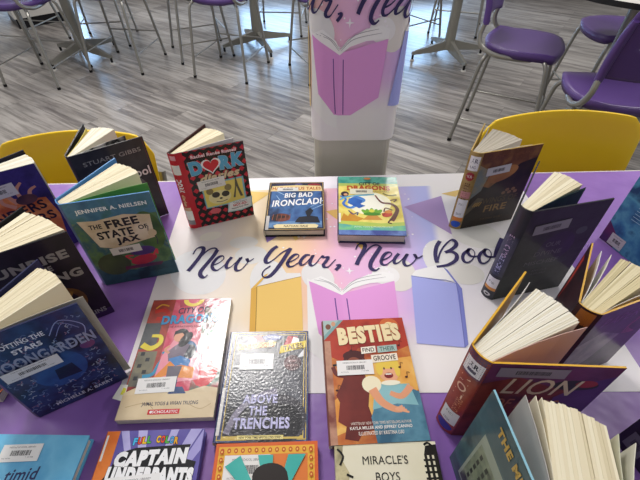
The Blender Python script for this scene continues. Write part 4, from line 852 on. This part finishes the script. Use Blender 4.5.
def art_jax(a, w, h):
    a.rect(0, 0, w, h, ['#3a5c40', '#587a4c', '#33586a', '#78905a']); a.rect(0, h - 4.6, w, h, ['#2f5a7c', '#4a7a96', '#3b6a5c']); a.poly([(0, 0), (w, 0), (w, 4.2), (7, 3.0), (0, 5)], ['#1f3d4c', '#2c5362', '#17303c'])
    a.ell(3.5, 5.5, 3, 3, ['#39402e', '#4d5a38']); a.ell(12.2, 12.6, 2.6, 5, ['#55753c', '#2f4c34'])
    a.text('JENNIFER A. NIELSEN', w / 2 + .2, h - 2.3, w - 2.6, 1.15, '#e6ecee', bold=.03)
    a.poly([(1.0, h - 4.2), (2.6, h - 11.0), (5.2, h - 12.0), (12.8, h - 10.6), (13.4, h - 4.9), (9, h - 4.0), (4, h - 4.6)], ['#d6c4aa', '#c9b596', '#ddcfb8'])
    a.text('THE', 3.5, h - 6.0, 2.2, 1.1, INK, bold=.03, rot=-2); a.text('FREE', 8.2, h - 5.8, 5.8, 1.9, INK, bold=.04, rot=2)
    a.text('STATE', 6.3, h - 8.2, 6.4, 1.9, INK, bold=.04, rot=2); a.text('OF', 11.4, h - 7.6, 1.7, 1.1, INK, bold=.03, rot=3); a.text('JAX', 8.0, h - 10.3, 4.4, 1.9, INK, bold=.05, rot=2)
    a.ell(9.2, 5.6, 2.6, 1.3, ['#b83040', '#8c2438'], 10); a.stroke([(7.0, 6.0), (6.2, 7.2), (7.6, 7.0)], .4, '#c83a48'); a.stroke([(11.2, 6.2), (12.2, 7.8), (12.0, 6.4)], .4, '#c83a48'); a.ell(9.6, 8.0, 2.4, 1.2, ['#4a3270', '#5c3f80'])
    a.stroke([(12.3, 14), (12.0, 12.2), (13.0, 11.0), (12.8, 9.0)], .16, '#39304a'); a.ell(12.6, 12.2, .8, .9, '#c9b596')
    a.poly([(5, 3.5), (12, 3.3), (12.6, 4.2), (5.2, 4.4)], ['#6a2a44', '#4a2a50'])
stand_book('hardcover_book', 'green and blue book standing open on the left, title on a tan scroll', (-44.7, 53.9), 14.2, 14.7, 21.6, (-46.3, 55.6), (-40.7, 68.6),
           ((-40.0, 67.4), (-34.6, 64.2)), '#2f5a44', art_jax, back='#3c74ac', spine='#2f5876', edge='#4a86c0', sheets=((-31.9, 60.8, '#5c9a3c', 1),), pages=CREAM, lab=(6.8, 9.0, 5.6, 1.9, 2, '#d9d4cc', .12, False), n=12, bulge=.3)
def art_ind2(a, w, h):
    a.rect(0, 0, w, h, ['#2b2560', '#3a3078', '#211c4c']); a.poly([(0, 2), (13, 1), (w - .4, 9), (13.4, 13.6), (9.5, 14.4), (6, 16.4), (0, 16)], ['#c46a3c', '#d98850', '#a8502c'])
    for q in ([(8.4, 13.8), (7.6, 16.2), (8.8, 17.4)], [(9.6, 13.8), (9.4, 16.6), (10.8, 18.2)], [(10.8, 13.2), (11.4, 15.8), (12.8, 16.6)], [(7.8, 13.0), (6.2, 14.6), (6.4, 16.2)]): a.stroke(q, (.9, .45), '#c08a78')
    a.ell(10.2, 14.2, 1.9, 1.2, ['#2a2036', '#5c3c44'])
    a.text('FINDERS', 6.9, 11.6, 11.8, 2.3, '#1b1528', bold=.03, rot=7); a.text('KEEPERS', 7.6, 8.6, 11.6, 2.3, '#1b1528', bold=.03, rot=7)
stand_book('hardcover_book', 'indigo and orange book with a clawed hand standing open at the left picture edge', (-68.6, 59.7), 30.5, 14.6, 21.3, (-70.2, 61.0), (-60.9, 72.3),
           ((-60.0, 71.2), (-56.6, 68.0)), '#2b2560', art_ind2, back='#17151f', spine='#1e1a3c', edge='#1c1a2c', lab=(6.4, 17.2, 6.4, 2.8, 3, '#c9c8cc', .12), n=10, fin='satin')
def art_sun(a, w, h):
    a.rect(0, 0, w, h, ['#1a151c', '#241a28', '#141016']); a.ell(8.4, 6.8, 3.6, 3.8, ['#4a3020', '#6e4a22', '#2e1c1c']); a.ell(8.4, 6.8, 2.5, 2.7, ['#221420', '#341c30']); a.stroke([(6.8, 5.2), (9, 7), (10.4, 9)], .5, '#8a6428')
    a.rect(0, 0, w, 1.8, ['#2b1840', '#3a2154']); a.text('SUNRISE', 7.0, h - 4.0, 12.2, 1.9, '#8d8783', bold=.05); a.text('ON THE', 7.4, h - 6.0, 5.2, 1.2, '#8d8783', bold=.04); a.text('REAPING', 7.6, h - 8.6, 12.0, 2.0, '#8d8783', bold=.05)
    a.text('SUZANNE COLLINS', 7.6, 1.9, 12.2, 1.2, '#8a8588', bold=.03)
stand_book('hardcover_book', 'black book with grey block title standing open between the clawed hand and garden books', (-53.1, 39.7), 31.0, 14.6, 21.5, (-55.6, 41.2), (-51.2, 53.6),
           ((-50.4, 52.8), (-41.6, 48.2)), '#1a151c', art_sun, back='#1b1a20', spine='#17141a', edge='#17161c', pages=CREAM, n=14, fin='satin')
def art_moon(a, w, h):
    a.rect(0, 0, w, h, ['#12142e', '#1b2550', '#26386c', '#0f0f24']); a.ell(6.8, 9.4, 3.6, 4.2, ['#203a78', '#2a4c8c', '#1a2c60'])
    rnd = random.Random(5)
    for k in range(260):
        x_, y_ = rnd.uniform(.6, w - .8), rnd.uniform(1.2, h - 2); r_ = rnd.uniform(.2, .55)
        if 3.5 < x_ < 10 and 6 < y_ < 13: continue
        an = rnd.uniform(0, 6.28); a.stroke([(x_, y_), (x_ + r_ * math.cos(an), y_ + r_ * math.sin(an)), (x_ + 1.6 * r_ * math.cos(an + .7), y_ + 1.6 * r_ * math.sin(an + .7))], .15, rnd.choice(('#6f80a8', '#4d5c8c', '#80627e', '#5a6c90', '#9aa0b4')), n=2, z=a.z + STEP * (k % 3))
    a.z += STEP * 4
    a.stroke([(8.6, h - 4), (10.6, h - 1.8), (12.8, h - 4.2), (12.2, h - 6.8)], .14, '#8c98c8'); a.stroke([(9.2, h - 4.6), (10.8, h - 2.6), (12.2, h - 4.6)], .1, '#7c88bc')
    a.poly([(5.8, 7), (9, 6.8), (8.6, 9.8), (6.2, 9.6)], ['#141838', '#1c2450']); a.ell(11.8, 12.4, 1.0, .9, ['#8a3a5c', '#5c3a70'])
    a.text('PLOTTING THE', 5.2, h - 3.0, 6.2, .95, '#dcdce6', bold=.02); a.text('STARS', 5.6, h - 4.6, 3.6, 1.0, '#dcdce6', bold=.03)
    a.text('MOONGARDEN', 6.7, h - 7.0, 13.2, 2.3, '#8f97b4', bold=.03); a.text('MICHELLE A. BARRY', 7.4, 1.5, 8.6, .8, '#c9cad6', bold=.02)
stand_book('hardcover_book', 'dark blue garden fantasy book standing open, nearest of the left row', (-45.1, 26.6), 29.6, 13.7, 21.0, (-47.6, 28.6), (-42.8, 41.7),
           ((-42.2, 40.4), (-37.3, 37.6)), '#1c2048', art_moon, back='#6a7288', spine='#16183a', edge='#20244a', pages=CREAM, lab=(4.4, 12.2, 7.2, 2.3, 0, '#d6d6da', .35), sheets=((-33.2, 34.9, '#b9b4a6', 1),), n=14, fin='hammer' if False else 'film')
def art_kings(a, w, h):
    a.rect(0, 0, w, h, ['#1a120d', '#2b1d14', '#120d0a']); a.poly([(0, h), (w, h), (w, h - 3), (10, h - 4), (7, h - 7), (4, h - 9.5), (0, h - 8)], ['#7a4e26', '#5e361c', '#946632']); a.poly([(0, h - 3), (3.2, h - 5), (2.2, h - 10), (0, h - 12)], ['#8f8f88', '#6f7878', '#a08a5c'])
    a.ell(6.4, h - 6.2, 3.6, 1.8, ['#b07a40', '#8c5a30'], 20); a.poly([(0, 6), (2.0, 9.0), (3.8, 8.4), (2.2, 6.4), (0, 4)], ['#4c4438', '#5f5644', '#3b3226'])
    for k in range(5): a.ell(8.4 + k * .75, 9.2 + (k % 2) * .8, .5, .45, ['#6a4a34', '#8a6a4c']); 
    for k in range(4): a.stroke([(1.4 + k * .5, 6.4), (1.9 + k * .5, 7.6)], .25, '#b0883c', n=2)
    a.text('WINGS OF', 8.0, 7.6, 9.0, 1.7, '#4c3a22', bold=.02); a.text('FIRE', 7.6, 5.2, 5.8, 2.0, '#8a6a3c', bold=.02); a.text('THE DARK SECRET', 7.6, 2.0, 6, .6, '#5f4830'); a.text('TUI T. SUTHERLAND', 7.4, h - 1.4, 9.6, .7, '#7a4a2a')
def sp_kings(a, w, h):
    a.rect(.1, 1.2, w - .1, h - .1, ['#b79a5c', '#9a7c48', '#c2ae7c']); a.rect(.4, h - 4.4, w - .3, h - .9, '#f0eef0'); a.text('AR', w / 2, h - 2.0, 1.5, 1.0, '#3a3050', bold=.03); a.text('UG', w / 2, h - 3.5, 1.1, .6, '#3a3050')
    a.ell(w / 2, h - 5.9, .9, 1.1, '#a02832'); a.text('KR', w / 2, h - 5.9, 1.0, .7, '#e6d0d0'); a.text('WINGS OF FIRE', w / 2, h - 11.0, 6.8, 1.1, '#6a4022', rot=90, bold=.04)
    a.rect(.5, 9.2, w - .2, 11, '#c98a8a'); a.rect(.4, 3.6, w - .2, 8.8, '#e6e6ea'); a.text('FIC', w / 2, 7.4, 1.1, .6, '#77757c'); a.text('SUT', w / 2, 4.6, 1.2, .6, '#3c3a44'); a.rect(.3, 2.5, w - .2, 3.6, '#e0883c'); a.ell(w / 2, 1.5, w * .4, .95, '#2458c8')
stand_book('hardcover_book', 'brown and gold dragon book standing open in front of the right yellow chair', (33.5, 70.7), 14.5, 13.9, 20.9, (31.0, 71.8), (37.2, 83.2),
           ((38.7, 81.4), (43.6, 76.6)), '#2b1d14', art_kings, back='#8090b8', spine='#a88c54', edge='#c9a44c', spine_art=sp_kings, lab=(4.9, 16.0, 5.6, 2.1, 4, '#c9c8cc', .12, False), sheets=((44.9, 74.6, '#e6e4e0', 1), (38.0, 82.0, '#b8b8c4', 0)), pages=[mat('#cfc5b2', 'paper'), mat('#c2b7a2', 'paper'), mat('#d8cfbe', 'paper')], fin='gloss', n=16)
def art_div(a, w, h):
    a.rect(0, 0, w, h, ['#17181a', '#202224', '#111214']); a.ell(8.5, 13, 3.6, 4, ['#1c1428', '#26183a']); a.poly([(0, 0), (7, 0), (9, 4.5), (5, 6.4), (0, 7)], ['#262a26', '#1c201c'])
    a.ell(12.2, 16.6, 1.1, .9, '#3a4044'); a.ell(8.4, 9, 4.6, 1.3, '#22262a')
    a.text('OUR', 7.6, 14.2, 3.0, 1.15, '#5a5660'); a.text('DIVINE', 7.4, 12.0, 5.6, 1.15, '#5a5660'); a.text('MISCHIEF', 7.0, 9.6, 7.0, 1.15, '#5a5660'); a.text('ANGELA', 7.6, 7.2, 3.4, .6, '#4a4850'); a.text('HOWARD', 7.6, 6.2, 3.4, .6, '#4a4850')
def sp_div(a, w, h):
    a.rect(.1, 6.8, w - .1, 17.0, ['#34344a', '#44445c', '#2c2c40']); a.text('OUR DIVINE', w / 2, 14.4, 5.4, 1.0, '#b09ab8', rot=90, bold=.04); a.text('MISCHIEF', w / 2, 9.6, 4.2, 1.0, '#a8a8cc', rot=90, bold=.04)
    a.rect(.3, 3.3, w - .15, 6.0, '#e4e2e4'); a.text('Fig', w / 2, 4.6, 1.1, .7, '#4a4850'); a.rect(.3, 2.5, w - .15, 3.3, '#d08a3c'); a.ell(w / 2, 1.2, .75, .5, '#c9c9cc'); a.ell(w / 2, 1.2, .4, .25, '#2a2a2e')
stand_book('hardcover_book', 'black book with faint grey title and purple grey spine, standing open on the poster', (34.6, 49.6), 12.8, 15.2, 23.1, (33.0, 51.8), (41.2, 64.4),
           ((43.2, 61.6), (46.4, 57.5)), '#17181a', art_div, back='#2c3436', spine='#2a2a36', edge='#1d1f20', spine_art=sp_div, lab=(5.2, 18.8, 6.8, 2.2, 5, '#86848c', .12, False), sheets=((46.6, 56.7, '#16302c', 1), (46.3, 56.3, '#16302c', 1)), pages=CREAM, n=7, bulge=.5)
def art_lion(a, w, h):
    a.rect(0, 0, w, h, ['#641d20', '#84302a', '#531824']); a.poly([(0, h), (w, h), (w, h - 4), (9, h - 5.4), (4, h - 3), (0, h - 5)], ['#5a2550', '#6b2e5c', '#4a1f48']); a.poly([(w, h - 2), (w, 4), (11, 9), (10, 14), (12.4, 18)], ['#4c2668', '#5c3478'])
    a.ell(11.4, h - 4.6, 2.8, 1.3, ['#1b1a20', '#3a3036']); a.ell(12.6, h - 4.2, 1.3, .9, '#9c2a30'); a.poly([(6, 0), (12, 2), (9.4, 9), (5, 10)], ['#7c2420', '#9a3424'])
    a.text('LION', 7.5, h - 5.4, 9.2, 4.0, '#d9c0ae', bold=.006, shear=.22); a.text('OF MARS', 7.0, h - 10.2, 8.4, 2.8, '#b86a50', bold=.01, shear=.2); a.text('JENNIFER L. HOLM', 7, 2.4, 9, .9, '#d0a890')
def sp_lion(a, w, h):
    a.rect(.1, .1, w - .1, h - .1, ['#8a2a24', '#a03c28', '#6a2430']); a.rect(.1, h - 5, w - .1, h - .1, ['#5a3050', '#6a3a5c']); a.rect(.3, h - 4.6, w - .3, h - 1.5, '#e6e4ea'); a.text('AR', w / 2, h - 2.6, 1.5, 1.0, '#2a2440', bold=.04); a.rect(w * .3, h - 4.1, w * .7, h - 3.5, '#4a4660')
    a.text('LION', w / 2 - .2, 13.6, 5.4, 1.5, '#e6b8a0', rot=90, bold=.01); a.text('OF MARS', w / 2 + .4, 9.0, 3.8, 1.0, '#d88a68', rot=90); a.rect(.4, 3.0, w - .2, 6.8, '#dcdade'); a.text('FIC', w / 2, 5.8, 1.2, .6, '#77757c'); a.text('HOL', w / 2, 3.8, 1.2, .6, '#3c3a44')
    a.ell(w / 2, 1.7, w * .42, 1.1, '#2c3490')
stand_book('hardcover_book', 'maroon and purple book with yellow board edges standing open at the right', (20.2, 23.6), -2.6, 15.3, 22.0, (18.4, 26.3), (29.2, 37.9),
           ((30.0, 35.2), (33.4, 29.6)), '#5a1a20', art_lion, back='#5c2a44', spine='#8a2a24', edge='#e0ac34', spine_art=sp_lion, lab=(5.2, 20.2, 8.2, 2.2, 0, '#8d7f90', .12, False), sheets=((33.9, 28.8, '#c9a79c', 1), (29.4, 36.2, '#dedad6', 0)), pages=PAGE, n=22)
def art_paper(a, w, h):
    a.rect(0, 0, w, h, ['#2c1838', '#43204e', '#1e1228']); a.poly([(0, 3), (6, 6), (9, 12), (4, 15), (0, 13)], ['#6b5a74', '#8a7a8c', '#4a3a58'])
    for k in range(6): a.stroke([(9 + k * .5, 20), (12 - k * .4, 17 - k * .5), (9.5, 14 - k * .4), (12.6, 11)], .12, '#8c3a6c')
    a.ell(12, 18.4, 1.6, 1.6, ['#8a4a34', '#a8663c']); a.text('PAPER', 5.4, 18, 7, 2, '#6b3a78', shear=.2)
def sp_paper(a, w, h):
    a.rect(.05, .1, w - .05, h - .1, ['#2a1218', '#3a161c', '#1c0e14']); a.rect(.6, h - 3.2, w - .5, h - .4, ['#b5702c', '#8c4a24']); a.text('PAPER B', w / 2, 7.2, 6.0, 1.1, '#8f8590', rot=90)
    a.ell(w / 2, h - 5.0, .9, .8, '#7c2420')
def bk_paper(a, w, h):
    a.rect(0, 0, w, h, ['#24131c', '#34181f', '#1a0f16']); a.stroke([(1.2, 19), (1.6, 14), (1.2, 9)], (1.4, .5), ['#b83028', '#d8503a'])
    for k in range(5): a.stroke([(2.6 + k * .8, 4), (3.0 + k, 9), (2.4 + k, 13)], .12, '#6a3440')
stand_book('hardcover_book', 'dark plum book with thick cream pages standing open behind the maroon and purple book', (37.2, 30.9), 20, 14.4, 21.2, (34.9, 33.0), (42.3, 44.4),
           ((45.4, 41.4), (48.6, 37.8)), '#2c1838', art_paper, back='#24131c', spine='#2a1218', edge='#d0a03c', spine_art=sp_paper, back_art=bk_paper, sheets=((43.3, 43.0, '#e0dee0', 0), (44.4, 42.2, '#e0dcc8', 0), (50.2, 36.4, '#c9c5bc', 1)), pages=[mat('#d9cba2', 'paper'), mat('#cbbd94', 'paper'), mat('#e0d4b0', 'paper')], n=14)
def bk_teal(a, w, h):
    a.rect(0, 0, w, h, ['#2a474f', '#36585f', '#213940']); a.rect(.4, h - 6, w, h - .3, ['#27454e', '#31535c']); a.rect(2.4, 2, 12, h - 6.4, ['#94a092', '#7c8a7c']); a.rect(2.8, 2.4, 11.6, h - 8.5, ['#39443c', '#5c6a58', '#7c8870', '#2c342e'])
    for i in range(5):
        for j in range(6): a.rect(3.6 + i * 1.5, 3.4 + j * 1.6, 4.1 + i * 1.5, 4.4 + j * 1.6, '#222a26')
    a.text('THE MINUTE', 8.2, h - 2.3, 9.6, 1.6, '#b8963c', bold=.05)
stand_book('hardcover_book', 'teal book with gold lettering standing open at the bottom right, cream pages fanned', (27.5, 5.2), 18, 14.0, 22.0, (20.6, 6.2), (19.2, 20.4),
           ((24.6, 19.5), (30.2, 16.6)), '#46727c', lambda a, w, h: a.rect(.2, .2, w - .2, h - .2, ['#4c7882', '#5e8c94']), edge='#8fc0d0', spine='#4a7680', back_art=bk_teal,
           sheets=((22.8, 20.0, '#b5b0aa', 0), (23.9, 19.9, '#e2dac2', 0), (24.5, 19.7, '#e2dac2', 0), (30.9, 15.8, '#c9c8b0', 1), (32.2, 14.9, '#d8d6c4', 1)), pages=CREAM, n=16, bulge=.7)
def bk_blue(a, w, h):
    a.rect(0, 0, w, h, ['#1d4a7c', '#2f6c9c', '#4c8cae', '#173a68']); a.poly([(0, 0), (3.6, 0), (2.6, 3.4), (0, 5.4)], ['#5c1f52', '#3a2054'])
    for k in range(13): a.stroke([(3.4, 17.5 - k * .75), (12.6 - (k % 4) * .6, 17.5 - k * .75)], .12, '#8fb6cc', n=1)
    for k in range(7): a.stroke([(1.0 + k * .4, 20.4 - k * .2), (1.8 + k * .4, 17)], .35, ['#12284a', '#1c3c66'], n=1)
stand_book('hardcover_book', 'blue book with white blurb text standing at the right picture edge, back cover seen', (73.5, 56.0), -12, 14.2, 23.0, (70.3, 54.3), (65.2, 67.5),
           ((69.5, 67.0), (76, 66)), '#1d4a7c', lambda a, w, h: a.rect(.2, .2, w - .2, h - .2, ['#1d4a7c', '#2f6c9c']), back_art=bk_blue, spine='#1b3f6c', edge='#15304f', lab_back=(3.6, 1.9, 3.4, 3.0, 0, '#b9b6bc', .1, True), n=10)
def bk_dark(a, w, h):
    a.rect(0, 0, w, h, ['#1a1426', '#241a38', '#120e1c']); a.rect(6.2, 1.4, 13, 3.6, ['#6a6470', '#8a8490'])
    for k in range(9): a.stroke([(3.4, 17 - k * .9), (12.4 - (k % 3) * .7, 17 - k * .9)], .12, '#3c3450', n=1)
stand_book('hardcover_book', 'very dark violet book at the lower right picture edge, bar code low on it', (52.3, 8.3), -10, 14.0, 21.0, (49.0, 9.2), (44.9, 22.9),
           ((48.5, 23.2), (54, 22)), '#1a1426', lambda a, w, h: a.rect(.2, .2, w - .2, h - .2, ['#1a1426', '#241a38']), back_art=bk_dark, spine='#1a1426', edge='#14101c', lab_back=(2.2, 3.4, 2.6, 3.8, 0, '#6c6876', .1, False), n=10)

# ================================================================== CAMERA AND LIGHT
cam = bpy.data.cameras.new('camera'); co = bpy.data.objects.new('camera', cam); COL.objects.link(co); SC.camera = co
cam.sensor_width = 36; cam.lens = 401.76 / 640 * 36; cam.clip_start = .02
pitch, roll = 0.770596, -0.0051072
F = Vector((0, math.cos(pitch), -math.sin(pitch))); U = Vector((0, math.sin(pitch), math.cos(pitch))); X = Vector((1, 0, 0))
X2 = X * math.cos(roll) + U * math.sin(roll); U2 = -X * math.sin(roll) + U * math.cos(roll)
co.matrix_world = Matrix(((X2.x, U2.x, -F.x, 0), (X2.y, U2.y, -F.y, 0), (X2.z, U2.z, -F.z, TZ + .65311), (0, 0, 0, 1)))

def area(name, x, y, z, sx, sy, power, col=(1, 1, 1), rot=(0, 0, 0)):
    l = bpy.data.lights.new(name, 'AREA'); l.shape = 'RECTANGLE'; l.size = sx; l.size_y = sy; l.energy = power; l.color = col
    o = bpy.data.objects.new(name, l); COL.objects.link(o); o.location = (x, y, z); o.rotation_euler = rot; return o
area('ceiling_panel', -.66, 1.84, 2.95, .6, .7, 54, (1, .97, .93))
area('ceiling_panel', 1.0, 4.0, 2.95, 1.1, .55, 60, (1, .97, .93))
area('ceiling_panel', -2.6, 4.2, 2.95, 1.1, .55, 60, (1, .97, .93))
area('ceiling_panel', 2.6, 1.7, 2.95, .55, 1.1, 40, (1, .97, .93))
area('ceiling_panel', -3.0, 1.0, 2.95, .55, 1.1, 30, (1, .97, .93))
wd = bpy.data.worlds.new('world'); SC.world = wd; wd.use_nodes = True
wd.node_tree.nodes['Background'].inputs[0].default_value = (.97, .97, 1.0, 1); wd.node_tree.nodes['Background'].inputs[1].default_value = .43
vs_ = SC.view_settings; vs_.view_transform = 'Standard'; vs_.look = 'None'; vs_.gamma = 1; vs_.use_curve_mapping = False; vs_.exposure = -0.16
